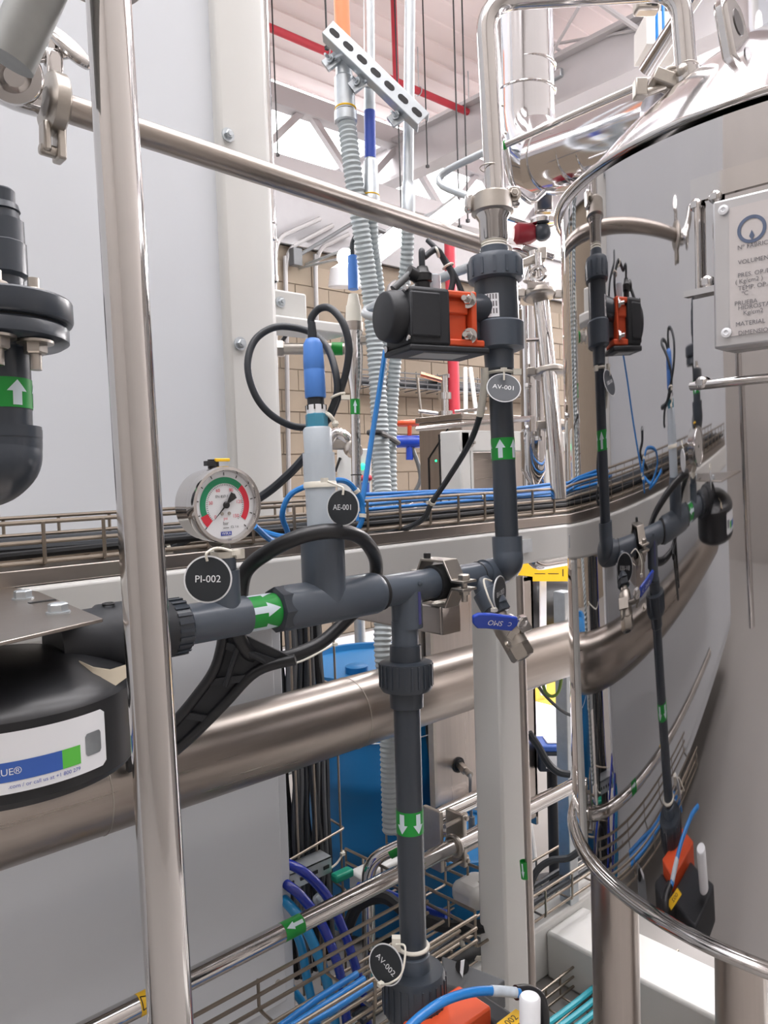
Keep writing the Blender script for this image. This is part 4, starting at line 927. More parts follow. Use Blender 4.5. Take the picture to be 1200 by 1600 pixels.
# insulated clad duct from lid to roof
e0, e1, e2, e3 = P(818, -60, 2.05), P(820, 195, 2.05), P(838, 244, 2.03), P(1060, 182, 1.5)
t = thing('clad_duct', 'mirror clad insulated duct rising from the tank lid to the roof', 'duct', e2-Z*.1)
RD = .078
part('riser', MB().cyl(e0+Z*.6, e1, RD, seg=48), CLAD, t)
dv = (e3-e2).normalized(); s0_ = P(856, 250, 2.0)
part('elbow', MB().tube([e1+Z*.01, P(822, 212, 2.05), P(834, 244, 2.03), s0_], [RD, RD*1.03, RD*1.08, RD*1.1], 48), CLAD, t, sharp=.3)
part('branch', MB().cyl(s0_-dv*.012, e3, RD*1.1, seg=48), CLAD, t)
for (x, y) in ((876, 232), (932, 212), (965, 200)):
    c = s0_+dv*((P(x, y, 2.0-.5*(x-856)/204)-s0_).dot(dv)); part('bead', MB().torus(c, dv, RD*1.1, .0045, 48, 8), STEEL, t)
for y in (110, 148):
    c = P(820, y, 2.05); part('bead', MB().torus(c, Z, RD*1.005, .0045, 48, 8), STEEL, t)
for (x, y) in ((785, 165), (790, 208), (828, 236), (845, 236), (882, 220)): 
    c = P(x, y, 1.955); part('rivet', MB().ball(c, .004, 8), CAST, t)
mb = MB()
part('seam', MB().cyl(s0_+(-FW*.9-UP*.05+RT*.1).normalized()*RD*1.1, e3+(-FW*.9-UP*.05+RT*.1).normalized()*RD*1.1, .0025, seg=6), STEEL, t)
# sanitary pipe from valve over to tank lid
r0 = .0175
pp = fillet([P(777, 345, 1.317), P(757, 0, 1.317), P(1062, -18, 1.26), P(1074, 130, 1.26)], .055, 8)
t = thing('sanitary_overhead_pipe', 'polished sanitary pipe bridging from the valve up and over to the tank lid', 'pipe', P(777, 345, 1.317))
part('tube', MB().tube(pp, r0, 24), STEEL, t)
part('green_sticker', MB().cyl(P(877, -8.5, 1.294), P(905, -10, 1.289), r0*1.04, seg=24), mat('faded_green', (120, 168, 140), .4), t, 'faded green sticker')
part('weld_ring', MB().torus(P(1073.5, 104, 1.26), UP, r0, .0012, 24, 6).torus(P(766, 262, 1.317), UP, r0, .0012, 24, 6), CAST, t)
c = P(1052, 128, 1.27)
part('ferrule', MB().cyl(P(1073, 112, 1.26), P(1078, 150, 1.26), .022, seg=24), STEEL, t)
part('clamp', MB().box(c+RT*-.012, .05, .03, .022, ((RT*.8-UP*.3).normalized(), FW, (UP*.8+RT*.3).normalized())).torus(c+RT*.0+UP*.004, FW, .018, .006, 18, 8).ball(c+RT*.008+UP*.006-FW*.02, .012, 12).cyl(c-RT*.05-UP*.02, c+RT*.01+UP*.0, .007, seg=10).box(c-RT*.055-UP*.012, .02, .02, .03, (RT, FW, UP)), CAST, t, bevel=.003)
c = P(1010, 8, 1.6)
t = thing('hanging_bracket', 'small steel clamp bracket hanging under the overhead pipe', 'bracket', c-Z*.03)
part('plate', MB().box(c, .05, .03, .035, (RT, FW, UP)), CAST, t, bevel=.006); part('hole', MB().cyl(c-FW*.017, c-FW*.0165, .008, seg=14).box(c+RT*.012-FW*.016, .012, .003, .02, (RT, FW, UP)), INK, t)
a = P(1050, 112, 1.33); c2 = P(781, 230, 1.5)
t = thing('guide_rod', 'thin steel rod sloping from the lid clamp down past the riser', 'rod', c2)
part('rod', MB().cyl(a, c2, .0068, seg=14), STEEL, t); part('green_tape', MB().cyl(c2, c2.lerp(a, .04), .0085, seg=14), GREEN, t)
bent('bent_tube', 'dark drooping tube under the duct elbow beside the riser', [P(790, 225, 1.7), P(800, 290, 1.72), P(830, 320, 1.75), P(850, 300, 1.8)], .006, STEEL, .04)
# steel frame upright at the roof corner near straps
a = P(1100, -30, 2.6); c2 = P(1010, 110, 2.9)
pipe('stay_tube', 'pale inclined stay tube behind the lid lug', c2, a, .03, STEEL)

# ================================================================== FOREGROUND LEFT
a, c = P(166, -60, .655), P(272, 1680, .655)
t = thing('railing_post', 'upright polished steel railing post in the near foreground', 'post', c)
part('tube', MB().cyl(c, a, .0188, seg=48), STEEL, t)
q = P(160, -22, .74); part('top_flange', MB().lathe(q, Z, [(0, .036), (.004, .040), (.03, .040)], 36), CAST, t)
# rail pipe with clamp
a, c = PY(70, 158, 1.06), PY(790, 396, 1.06)
d = (c-a).normalized(); rp = .0185
t = thing('rail_pipe', 'long polished horizontal rail pipe crossing the upper picture', 'pipe', a)
part('tube', MB().cyl(a, c, rp, seg=36), BRUSH, t)
e = a-d*.01
part('elbow', MB().tube(smooth_path([e, e-d*.03, e-d*.05+V(-.005, -.01, .005), e-d*.055+V(-.02, -.035, .03), e-d*.06+V(-.03, -.05, .07)]), .0225, 24), STEEL, t)
fq = P(20, 116, .93); fa = (-FW*.85+RT*.25-UP*.25).normalized(); part('ferrule', MB().lathe(fq-fa*.03, fa, [(0, .02), (.02, .022), (.022, .033), (.028, .035), (.033, .033), (.034, .022), (.02, .012)], 36), STEEL, t)
cc = a+d*.012
t = thing('tri_clamp', 'heavy hinged sanitary clamp with wing nut at the left end of the rail', 'clamp', cc-Z*.06)
part('clamp_band', MB().lathe(cc-d*.012, d, [(0, .034), (.004, .040), (.02, .040), (.024, .034)], 32), CAST, t)
dz = (UP-d*UP.dot(d)).normalized(); sdv = d.cross(dz)
part('upper_ear', MB().box(cc+dz*.05, .022, .02, .04, (d, sdv, dz)), STEEL, t, bevel=.005)
part('lower_ear', MB().box(cc-dz*.052+d*.006, .012, .026, .045, (d, sdv, dz)).box(cc-dz*.048-d*.012, .01, .024, .04, (d, sdv, dz)).cyl(cc-dz*.064-d*.02, cc-dz*.064+d*.014, .008, seg=12), CAST, t, bevel=.003)
nb = cc+dz*.07+d*.006; na = (d*.85+dz*.25-FW*.3).normalized()
part('eye_bolt', MB().cyl(nb-na*.03, nb+na*.012, .009, seg=14).box(nb-na*.012-dz*.005, .008, .022, .045, (na, sdv, dz)), STEEL, t)
na2 = (d*.55-FW*.75+dz*.35).normalized(); wu = (dz*.75-d*.5); wu = (wu-na2*wu.dot(na2)).normalized(); wn = na2.cross(wu).normalized()
wing = [(.036*math.cos(2*math.pi*k/24), .017*math.sin(2*math.pi*k/24)) for k in range(24)]
part('wing_nut', MB().prism(wing, nb+na*.012, wu, wn, .013), STEEL, t, bevel=.005)
# thick grey tube top left
a, c = P(88, -70, .62), P(14, 96, .62)
t = thing('grey_tube', 'thick dull grey tube leaning in at the top left corner', 'pipe', c)
part('tube', MB().cyl(c, a, .0195, seg=36), mat('dull_grey_tube', (150, 152, 150), .5, .7, .15, 40), t)
# flanged black valve stack, far left
fc = P(8, 500, .90); fx = 0
def fp(y): return P(8+(y-500)*.032, y, .90)
dnv = (fp(700)-fp(300)).normalized()
K = .90/1200
def stack(prof): # [(y, radius px)]
    o = fp(prof[0][0]); return [((fp(y)-o).dot(dnv), r*K) for y, r in prof], o
def lst(prof, seg=36): pr, o = stack(prof); return MB().lathe(o, dnv, pr, seg)
t = thing('flanged_valve_stack', 'black flanged pipe stack with bolts and green sticker at the left edge', 'valve', fp(770))
part('top_nipple', lst([(296, 17), (299, 20), (318, 20), (320, 24), (330, 27), (333, 22)]), PVCD, t)
part('union_body', lst([(332, 25), (345, 27), (346, 32), (380, 33), (382, 35), (430, 36), (436, 30), (455, 30)], 12), PVCD, t)
part('neck', lst([(436, 29), (470, 29)]), PVCD, t)
part('backing_flange', lst([(466, 85), (470, 99), (500, 100), (507, 97)], 48), PVCD, t, bevel=.002)
part('gasket', lst([(506, 86), (512, 86)], 48), RUBBER, t)
part('lower_flange', lst([(511, 90), (515, 93), (534, 93), (540, 84)], 48), PVCD, t)
part('stub_pipe', lst([(538, 40), (545, 38), (546, 35), (680, 35)]), PVCD, t)
for (bx, by0, sc_) in ((28, 462, .0), (66, 470, .02)):
    w_ = fp(470)+RT*((bx-8)*K)-FW*(.05 if sc_ == 0 else .02)
    part('bolt', MB().cyl(w_-dnv*.020, w_+dnv*.085, .0065, seg=14).hexa(w_+dnv*.004, -dnv, .013, .012).lathe(w_+dnv*.052, dnv, [(0, .02), (.003, .02)], 20).hexa(w_+dnv*.055, dnv, .013, .012), CAST, t)
p0 = fp(668); el = smooth_path([p0, fp(700), fp(725)+V(-.004, .0, 0), fp(745)-_R0*.03, fp(748)-_R0*.09])
part('elbow', MB().tube(el, .036, 28), PVCD, t)
part('elbow_lip', MB().lathe(fp(672), dnv, [(0, .03), (0, .0365), (.01, .0365)], 32), PVCD, t)
flow_sticker(t, fp(640), fp(594), .0265, face=.4)

# ================================================================== FILTER HEAD WITH LABEL
CC = V(PY(-12, 1000, .862).x, .862, 0); CC = V(.228, .862, 0); RC = .128
t = thing('filter_housing', 'big black round filter head with a white and blue label', 'filter', CC+Z*1.305)
zL0, zL1 = 1.322, 1.378
part('body', MB().lathe(CC, Z, [(1.30, RC-.02), (1.305, RC-.006), (1.312, RC-.001), (1.386, RC), (1.393, RC-.004), (1.402, RC-.018), (1.416, RC-.05), (1.424, .05), (1.425, .01)], 72), BLACK, t, sharp=.5)
def cyl_patch(a0, a1, z0, z1, r, n=24, rc=0.0):
    vs = []; fs = []
    for i in range(n+1):
        a_ = a0+(a1-a0)*i/n; e_ = 0.0
        if rc:
            arc = min(abs(a_-a0), abs(a1-a_))*r
            e_ = rc-math.sqrt(max(0, rc*rc-(rc-min(arc, rc))**2))
        u = V(math.cos(a_), math.sin(a_), 0); vs += [CC+u*r+Z*(z0+e_), CC+u*r+Z*(z1-e_)]
    for i in range(n): fs.append((2*i, 2*i+1, 2*i+3, 2*i+2))
    return MB().add(vs, fs)
def cang(x, y):
    r = ray(x, y); ox, oy = -CC.x, -CC.y; A = r.x**2+r.y**2; B = 2*(ox*r.x+oy*r.y); C_ = ox*ox+oy*oy-RC*RC; D = max(0, B*B-4*A*C_)
    p_ = CAM+r*((-B-math.sqrt(D))/(2*A)); return math.atan2(p_.y-CC.y, p_.x-CC.x)
aR_ = cang(163, 1140); aG1 = cang(124, 1160); aG0 = cang(96, 1170); aS0 = cang(132, 1150); aS1 = cang(156, 1150)
lb = part('label', cyl_patch(aR_-1.9, aR_, zL0, zL1, RC*1.006, 48, .004), LWHITE, t, 'white label with blue and green bar')
part('blue_bar', cyl_patch(aR_-1.8, aG0, zL0+.011, zL0+.029, RC*1.009), LBLUE, lb)
part('green_bar', cyl_patch(aG0, aG1, zL0+.011, zL0+.029, RC*1.009), LGREEN, lb)
part('silver_square', cyl_patch(aS0, aS1, zL0+.015, zL0+.037, RC*1.009, 12, .003), mat('hologram_silver', (150, 156, 160), .3, .8, .3, 60), lb)
def text_cyl(s_, h, a_end, z, mat_, nm):
    v2, f2 = text2d(s_, h); xm_ = max(a_ for a_, b_ in v2)
    mb = MB(); mb.add([CC+V(math.cos(a_end+(x_-xm_)/RC), math.sin(a_end+(x_-xm_)/RC), 0)*RC*1.012+Z*(z+y_) for x_, y_ in v2], f2)
    part('lettering', mb, mat_, lb, nm)
text_cyl('BLUE\u00ae', .0062, cang(33, 1190), zL0+.020, LWHITE, 'white word on blue bar')
text_cyl('.com / or call us at +1 800 279', .0036, cang(124, 1192), zL0+.0065, INKB, 'small blue print')
tp = [P(124, 1032, .80), P(146, 1042, .79), P(172, 1046, .79), P(198, 1038, .80), P(203, 1055, .80), P(180, 1072, .785), P(163, 1078, .78), P(148, 1072, .78)]
part('masking_tape', MB().slab(tp, -FW*.002), mat('masking_tape', (168, 158, 140), .6), t, 'beige folded tape')
# port and coupling along the pvc axis
LYV = .864; LZ = PY(300, 975, LYV).z
def lx(pxx): return PY(pxx, 960, LYV).x
def xl_(mbp, seg=40): # profile list (pixel x, radius m) along the line
    x0 = lx(mbp[0][0]); return MB().lathe(V(x0, LYV, LZ), X, [(lx(a_)-x0, r) for a_, r in mbp], seg)
part('port', xl_([(80, .036), (150, .037), (155, .040), (200, .040), (205, .034), (262, .034)]), BLACKM, t)
part('port_clip', MB().torus(V(lx(165), LYV-.01, LZ+.041), Z, .006, .0015, 14, 6), INK, t)
# bracket plate over the head
zpl = 1.462
t = thing('mounting_plate', 'flat steel mounting plate bolted above the filter head', 'plate', PZ(40, 960, zpl))
pts_ = [PZ(-160, 1040, zpl), PZ(161, 966, zpl), PZ(60, 924, zpl), PZ(-60, 905, zpl)]
part('plate', MB().slab(pts_, -Z*.004), BRUSH, t, bevel=.001)
for (bx, by) in ((36, 936), (91, 958)):
    q = PZ(bx, by, zpl); part('bolt', MB().lathe(q, Z, [(0, .0125), (.002, .0125)], 20).hexa(q+Z*.002, Z, .0105, .009), GALV, t)
q = PZ(66, 940, zpl); part('slot', MB().box(q+V(0, 0, .0003), .03, .008, .001), INK, t)
# ================================================================== PVC LINE
t = thing('pvc_pipe_line', 'dark grey plastic pipe line with tees running across the middle', 'pipe', V(lx(500), LYV, LZ-.04))
LINE = t
part('union_nut', xl_([(258, .030), (260, .0335), (283, .0335), (287, .030)]), PVCD, t)
for k in range(22):
    th = 2*math.pi*k/22; u = V(0, math.cos(th), math.sin(th)); a_ = lx(261); b_ = lx(283)
    part('nut_rib', MB().box(V((a_+b_)/2, LYV, LZ)+u*.0338, b_-a_, .004, .003, (X, V(0, -math.sin(th), math.cos(th)), u)), PVCD, t)
part('gauge_tee', xl_([(284, .0245), (300, .0252), (383, .0252), (384, .0235)]), PVC, t)
bx_ = lx(352)
part('gauge_branch', MB().cyl(V(bx_, LYV, LZ), V(bx_, LYV, LZ+.062), .0205, seg=28).cyl(V(bx_, LYV, LZ+.06), V(bx_, LYV, LZ+.078), .0165, seg=24), PVC, t)
part('pipe_run', xl_([(380, .0225), (436, .0225)]), PVC, t)
flow_sticker(t, V(lx(376), LYV, LZ), V(lx(429), LYV, LZ), .0229, face=-.1)
part('reducer_bush', xl_([(428, .028), (430, .031), (447, .031), (449, .028)], 8), PVCD, t)
part('sensor_tee', xl_([(440, .0285), (446, .031), (582, .031), (588, .0295), (592, .026)]), PVC, t)
part('seal_ring', xl_([(588, .0262), (590, .0275), (595, .0275), (597, .025)]), RUBBER, t)
sx_ = lx(508)
part('sensor_branch', MB().cyl(V(sx_, LYV, LZ), V(sx_, LYV, LZ+.092), .031, seg=40).cyl(V(sx_, LYV, LZ+.091), V(sx_, LYV, LZ+.10), .0285, seg=36), PVC, t)
part('drop_tee', xl_([(592, .0235), (600, .0242), (690, .0242), (692, .0225)]), PVC, t)
dx_ = lx(636)
part('drop_branch', MB().cyl(V(dx_, LYV, LZ), V(dx_, LYV, LZ-.062), .0242, seg=36), PVC, t)
part('clamp_run', xl_([(688, .0222), (775, .0222)]), PVC, t)
part('joint_mark', MB().torus(V(lx(748), LYV, LZ), X, .0224, .0012, 32, 6), INK, t)
part('mould_plug', MB().lathe(V(lx(641), LYV-.0235, LZ+.008), -Y, [(0, .004), (.002, .004), (.003, .002)], 14), PVC, t)
# vertical riser: leans very slightly
RD_ = 1.317
def rp(y): return P(793.5-(870-y)*.0445, y, RD_)
up_ = (rp(400)-rp(870)).normalized(); KR = RD_/1200
ce = rp(886); 
part('elbow', MB().tube(smooth_path([V(lx(757), LYV, LZ), V(lx(772), LYV, LZ), V(lx(786), LYV, LZ+.004), rp(878), rp(862), rp(838)], 6), .0255, 32), PVC, t)
def rl_(prof, seg=40):
    o = rp(prof[0][0]); return MB().lathe(o, up_, [((rp(y)-o).dot(up_), r*KR) for y, r in prof], seg)
part('elbow_socket', rl_([(872, 23), (838, 23.5), (838, 19)]), PVC, t)
part('riser', rl_([(845, 18.2), (575, 18.2)]), PVCD, t)
flow_sticker(t, rp(719), rp(685), 18.3*KR, face=-.23)
# drop
def dp(y): return P(632+(y-960)*.0262, y, 1.192)
dd_ = (dp(1500)-dp(960)).normalized(); KD = 1.192/1200
def dl(prof, seg=40):
    o = dp(prof[0][0]); return MB().lathe(o, dd_, [((dp(y)-o).dot(dd_), r*KD) for y, r in prof], seg)
part('drop_neck', dl([(970, 21), (1012, 21)]), PVC, t)
part('drop_union_collar', dl([(1008, 24.5), (1034, 25), (1040, 25)]), PVCD, t)
part('drop_union_nut', dl([(1032, 36), (1034, 41), (1072, 41.5), (1078, 38), (1079, 28)], 56), PVCD, t)
for k in range(24):
    th = 2*math.pi*k/24; u, v_, _ = frame(dd_); w_ = u*math.cos(th)+v_*math.sin(th); m_ = (dp(1036)+dp(1070))/2+w_*41.3*KD
    part('nut_rib', MB().box(m_, .003, .003, (dp(1070)-dp(1036)).length, (dd_.cross(w_), w_, dd_)), PVCD, t)
part('drop_tail', dl([(1078, 27), (1104, 26), (1106, 22)]), PVCD, t)
part('drop_pipe', dl([(1100, 21), (1500, 21)]), PVCD, t)
flow_sticker(t, dp(1263), dp(1299), 21.2*KD, face=.6)
part('drop_socket', dl([(1488, 22), (1490, 25.5), (1530, 26)]), PVC, t)
part('blue_mark', MB().box(V(dx_, LYV-.0245, LZ-.03)+X*.004, .005, .001, .05), mat('violet_ink', (70, 70, 120), .5), t)
# ================================================================== SENSOR AE-001
SY = LYV; sb = V(sx_, SY, LZ+.09)
def sp(y): return P(506-(870-y)*.052, y, depth(V(sx_, SY, LZ)))
su = (sp(500)-sp(850)).normalized(); KS = depth(V(sx_, SY, LZ))/1200
def sl(prof, seg=36):
    o = sp(prof[0][0]); return MB().lathe(o, su, [((sp(y)-o).dot(su), r*KS) for y, r in prof], seg)
t = thing('sensor_probe', 'blue sensor probe in a milky white holder with looped black cable', 'sensor', sp(860))
part('holder_tube', sl([(862, 23), (755, 24), (754, 25), (708, 25)]), TRANS, t, 'milky white tube')
part('holder_cap', sl([(709, 22), (672, 22.5), (668, 20)]), TRANS, t)
part('holder_ring', sl([(760, 24.5), (762, 26), (754, 26), (752, 24.5)]), TIE, t)
part('union_nut', sl([(669, 17), (667, 17.5), (648, 17.5), (646, 15)], 8), TEAL, t, 'teal hex nut')
part('slotted_collar', sl([(647, 15.5), (634, 15.5), (633, 13)]), LWHITE, t)
for k in range(8):
    th = 2*math.pi*k/8; u, v_, _ = frame(su); w_ = u*math.cos(th)+v_*math.sin(th); part('slot', MB().box(sp(637)+w_*15.4*KS, .002, .0025, .007, (su.cross(w_), w_, su)), INK, t)
part('black_neck', sl([(636, 13), (620, 13.5)]), BLACKM, t)
part('sensor_body', sl([(622, 15.5), (620, 16.5), (580, 16.5), (579, 16.1), (577, 16.1), (576, 16.5), (562, 16.3), (538, 15), (530, 10.5), (529, 8)]), BLUES, t, 'blue sensor body')
part('strain_relief', sl([(531, 7), (528, 7.5), (504, 6), (503, 4)], 20), CABLE, t)
dS = depth(V(sx_, SY, LZ))
def sq(x, y, dd=0.0): return P(x, y, dS+dd)
part('cable', MB().tube(smooth_path([sp(512), sp(497), sq(500, 482, -.005), sq(518, 483, -.02), sq(536, 505, -.03), sq(545, 540, -.03), sq(541, 580, -.02), sq(528, 622, .0), sq(513, 655, .02), sq(490, 667, .05), sq(455, 665, .03), sq(420, 645, .01), sq(397, 613, .0), sq(387, 570, .0), sq(398, 532, .01), sq(427, 512, .02), sq(460, 512, .035), sq(490, 522, .035), sq(512, 545, .01), sq(524, 580, -.01), sq(527, 612, -.01), sq(518, 640, .005), sq(505, 668, .03), sq(488, 700, .04), sq(478, 712, .04)], 7), .0052, 12), CABLE, t, 'black looped cable')
part('cable_tie', MB().torus(sq(528, 618, -.005), UP*.8-RT*.3, .0095, .002, 18, 6).box(sq(540, 621, -.01), .012, .008, .006, (RT, FW, UP)).tube(smooth_path([sq(508, 645, -.0), sq(516, 650, -.01), sq(524, 662, .0)]), .003, 6).ball(sq(524, 662, -.005), .005, 8), TIE, t)
# gauge
GC = PY(349, 789, .835); nG = -Y; gu, gv = X, Z
t = thing('pressure_gauge', 'round steel pressure gauge with green and red dial arcs', 'gauge', GC-Z*.07)
RG = .0475
part('case', MB().lathe(GC+Y*.042, nG, [(0, RG*.88), (.002, RG*.93), (.012, RG*.93), (.014, RG*.96), (.034, RG*.96), (.036, RG*.985), (.038, RG), (.05, RG), (.054, RG*.975), (.0545, RG*.90), (.050, RG*.875), (.046, RG*.865)], 72, (True, False)), STEEL, t, sharp=.5)
fo = GC-Y*.0035
part('dial', disc2(MB(), fo, gu, gv, RG*.87, 64), LWHITE, t, 'white dial')
part('green_arc', arc2(MB(), fo-Y*.0006, gu, gv, RG*.56, RG*.72, 44, 202), mat('dial_green', (24, 140, 96), .5), t)
part('red_arc', arc2(arc2(MB(), fo-Y*.0006, gu, gv, RG*.56, RG*.72, -36, 44, 20), fo-Y*.0006, gu, gv, RG*.54, RG*.76, 202, 226, 10), mat('dial_red', (214, 44, 64), .5), t)
mb = MB()
for k in range(11):
    th = math.radians(225-27*k); dv_ = gu*math.cos(th)+gv*math.sin(th); pv = -gu*math.sin(th)+gv*math.cos(th)
    quad(mb, fo-Y*.0008, dv_, pv, RG*.76, RG*.84, -.0006, .0006)
for k in range(51):
    th = math.radians(225-5.4*k); dv_ = gu*math.cos(th)+gv*math.sin(th); pv = -gu*math.sin(th)+gv*math.cos(th)
    quad(mb, fo-Y*.0008, dv_, pv, RG*.50, RG*.54, -.0003, .0003)
text(mb, 'EN 837-1', .0032, fo-Y*.0008+gv*.0105-gu*.004, gu, gv); text(mb, 'bar', .004, fo-Y*.0008-gv*.0225, gu, gv)
text(mb, 'CL 1.6', .0028, fo-Y*.0008-gv*.0275+gu*.012, gu, gv); quad(mb, fo-Y*.0008, gu, gv, -.004, .004, -.0285, -.0278)
part('scale', mb, INK, t)
mb = MB()
for k, s_ in enumerate(('0', '30', '60', '90', '120', '150')):
    th = math.radians(225-54*k); text(mb, s_, .0042, fo-Y*.0008+(gu*math.cos(th)+gv*math.sin(th))*RG*.42, gu, gv)
text(mb, 'psi', .0036, fo-Y*.0008-gv*.0165, gu, gv); part('red_numerals', mb, INKR, t)
lg = part('logo_box', quad(MB(), fo-Y*.0007, gu, gv, -.0075, .0075, -.0375, -.0325), INKB, t, 'blue maker mark')
part('lettering', text(MB(), 'WIKA', .0034, fo-Y*.001-gv*.035, gu, gv), LWHITE, lg)
th = math.radians(226); dv_ = gu*math.cos(th)+gv*math.sin(th); pv = -gu*math.sin(th)+gv*math.cos(th)
mb = MB().slab([fo-Y*.003+dv_*RG*.52, fo-Y*.003+pv*.0011, fo-Y*.003-dv_*RG*.1+pv*.0016, fo-Y*.003-dv_*RG*.34+pv*.0052, fo-Y*.003-dv_*RG*.38, fo-Y*.003-dv_*RG*.34-pv*.0052, fo-Y*.003-dv_*RG*.1-pv*.0016, fo-Y*.003-pv*.0011], -Y*.0008)
part('pointer', mb, INK, t); part('hub', MB().lathe(fo-Y*.003, nG, [(0, .0042), (.002, .0042), (.003, .003)], 20), INK, t)
part('screw', MB().lathe(fo+gu*-.0045-gv*.0105, nG, [(0, .0022), (.0012, .002)], 14).lathe(fo+gu*.0055-gv*.0105, nG, [(0, .0022), (.0012, .002)], 14), CAST, t)
gl = bpy.data.materials.new('gauge_glass'); gl.use_nodes = True; nt = gl.node_tree; nt.nodes.clear()
o1 = nt.nodes.new('ShaderNodeOutputMaterial'); mxs = nt.nodes.new('ShaderNodeMixShader'); tr = nt.nodes.new('ShaderNodeBsdfTransparent'); gs = nt.nodes.new('ShaderNodeBsdfGlossy'); fr_ = nt.nodes.new('ShaderNodeFresnel')
gs.inputs['Roughness'].default_value = .03; fr_.inputs[0].default_value = 1.25
nt.links.new(fr_.outputs[0], mxs.inputs[0]); nt.links.new(tr.outputs[0], mxs.inputs[1]); nt.links.new(gs.outputs[0], mxs.inputs[2]); nt.links.new(mxs.outputs[0], o1.inputs[0])
part('glass', disc2(MB(), GC-Y*.0085, gu, gv, RG*.885, 64), gl, t)
part('vent_plug', MB().cyl(GC+Y*.02+Z*RG*.94, GC+Y*.02+Z*(RG+.009), .007, seg=16).box(GC+Y*.015+Z*(RG+.004)-X*.008, .012, .008, .006), BLACK, t)
part('vent_lever', MB().box(GC+Y*.012+Z*(RG+.008)+X*.008, .02, .005, .004), YEL, t, 'yellow lever', bevel=.001)
gb = V(bx_, LYV, LZ+.078)
part('stem', MB().tube([GC+Y*.018-Z*RG*.9, V(gb.x, gb.y, gb.z+.012), gb-Z*.005], [.012, .0105, .0115], 18), CAST, t)
part('sealing_tape', MB().cyl(gb-Z*.004, gb+Z*.008, .0155, seg=20).box(gb+V(.016, -.012, .004), .012, .01, .012), TIE, t)
# ------------------------------------------------------------------ tags
n1 = (-FW*.97+RT*.1+UP*.05)
c = P(325, 905, .872); round_tag('PI-002', 'round black tag reading PI-002 under the gauge', c, n1, UP, 36.5*.872/1200, tie=[c+UP*.021-FW*.004, c+UP*.03-FW*.006, c+UP*.035+FW*.006+RT*.01, c+UP*.03+RT*.03+FW*.01])
c = P(536, 793, 1.035); round_tag('AE-001', 'round black tag reading AE-001 beside the milky sensor tube', c, -FW*.88-RT*.45, UP, 28.5*1.035/1200, tie=[c+UP*.017-FW*.004, c+UP*.026-FW*.004, c+UP*.03-RT*.008+FW*.0, c+UP*.037-RT*.025+FW*.0], xs=.95)
c = P(787, 606, 1.27); round_tag('AV-001', 'round tag reading AV-001 hanging on the riser', c, -FW*.9+UP*.45, UP+RT*.12, 26.5*1.27/1200, TAGG, tie=[c+UP*.012-FW*.004, c+UP*.024-FW*.004, c+UP*.03-FW*.002])
part('band', MB().torus(rp(583), up_, 19.5*KR, .003, 28, 6).box(rp(583)+RT*.028-FW*.01, .014, .008, .01, (RT, FW, UP)), TIE, bpy.data.objects[[o.name for o in bpy.data.objects if o.get('label', '').startswith('round tag reading AV-001')][0]])
c = P(603, 1507, 1.15); tA = round_tag('AV-002', 'round black tag reading AV-002 hanging on the lower valve', c, -FW*.85-RT*.5+UP*.15, UP+RT*.75, 30*1.15/1200, tie=[P(619, 1476, 1.15), P(633, 1480, 1.135), P(628, 1520, 1.12), P(610, 1536, 1.12), P(595, 1538, 1.14)])
part('band', MB().torus(dp(1478), dd_, 23*KD, .0032, 28, 8).box(P(619, 1474, 1.16), .013, .012, .02, (RT, FW, UP)), TIE, tA)
c = P(781, 927, 1.255); tB = round_tag('BV-003', 'round black tag seen edge-on beside the blue handled valve', c, RT*.88-FW*.47, UP-RT*.3, 28*1.23/1200, tie=[P(768, 908, 1.235), P(756, 906, 1.22), P(762, 930, 1.20), P(772, 953, 1.20)])
# ================================================================== PIPE CLAMP ON THE LINE
xk = lx(688); wk = .032
t = thing('saddle_clamp', 'folded stainless saddle clamp bolted over the grey pipe', 'clamp', V(xk, LYV, LZ-.04))
def hat(s):  # profile in (y,z): y away from camera positive
    h = .034
    o = [(-.066, .004), (-.040, .004), (-.024, h), (.024, h), (.040, .004), (.066, .004)]
    th = .0042; i = [(.066, .004+th), (.042, .004+th), (.026, h+th), (-.026, h+th), (-.042, .004+th), (-.066, .004+th)]
    return [(a_, b_*s) for a_, b_ in o+i]
for s_, nm in ((1, 'upper_strap'), (-1, 'lower_strap')):
    part(nm, MB().slab([V(xk-wk/2, LYV+a_, LZ+b_) for a_, b_ in hat(s_)], X*wk), CAST, t, bevel=.001)
part('rubber_liner', MB().lathe(V(xk-wk/2-.002, LYV, LZ), X, [(0, .0225), (0, .0285), (wk+.004, .0285), (wk+.004, .0225)], 32, (False, False)), RUBBER, t)
for y in (-.054, .054):
    c = V(xk, LYV+y, LZ+.0085); part('bolt', MB().hexa(c, Z, .0095, .008).cyl(c-Z*.035, c, .005, seg=12).hexa(c-Z*.024, Z, .0085, .007).lathe(c-Z*.019, Z, [(0, .011), (.002, .011)], 18), CAST, t)
part('black_cap_bolt', MB().lathe(V(xk-.006, LYV+.02, LZ+.038), Z, [(0, .006), (.008, .006), (.009, .004)], 16), BLACK, t)
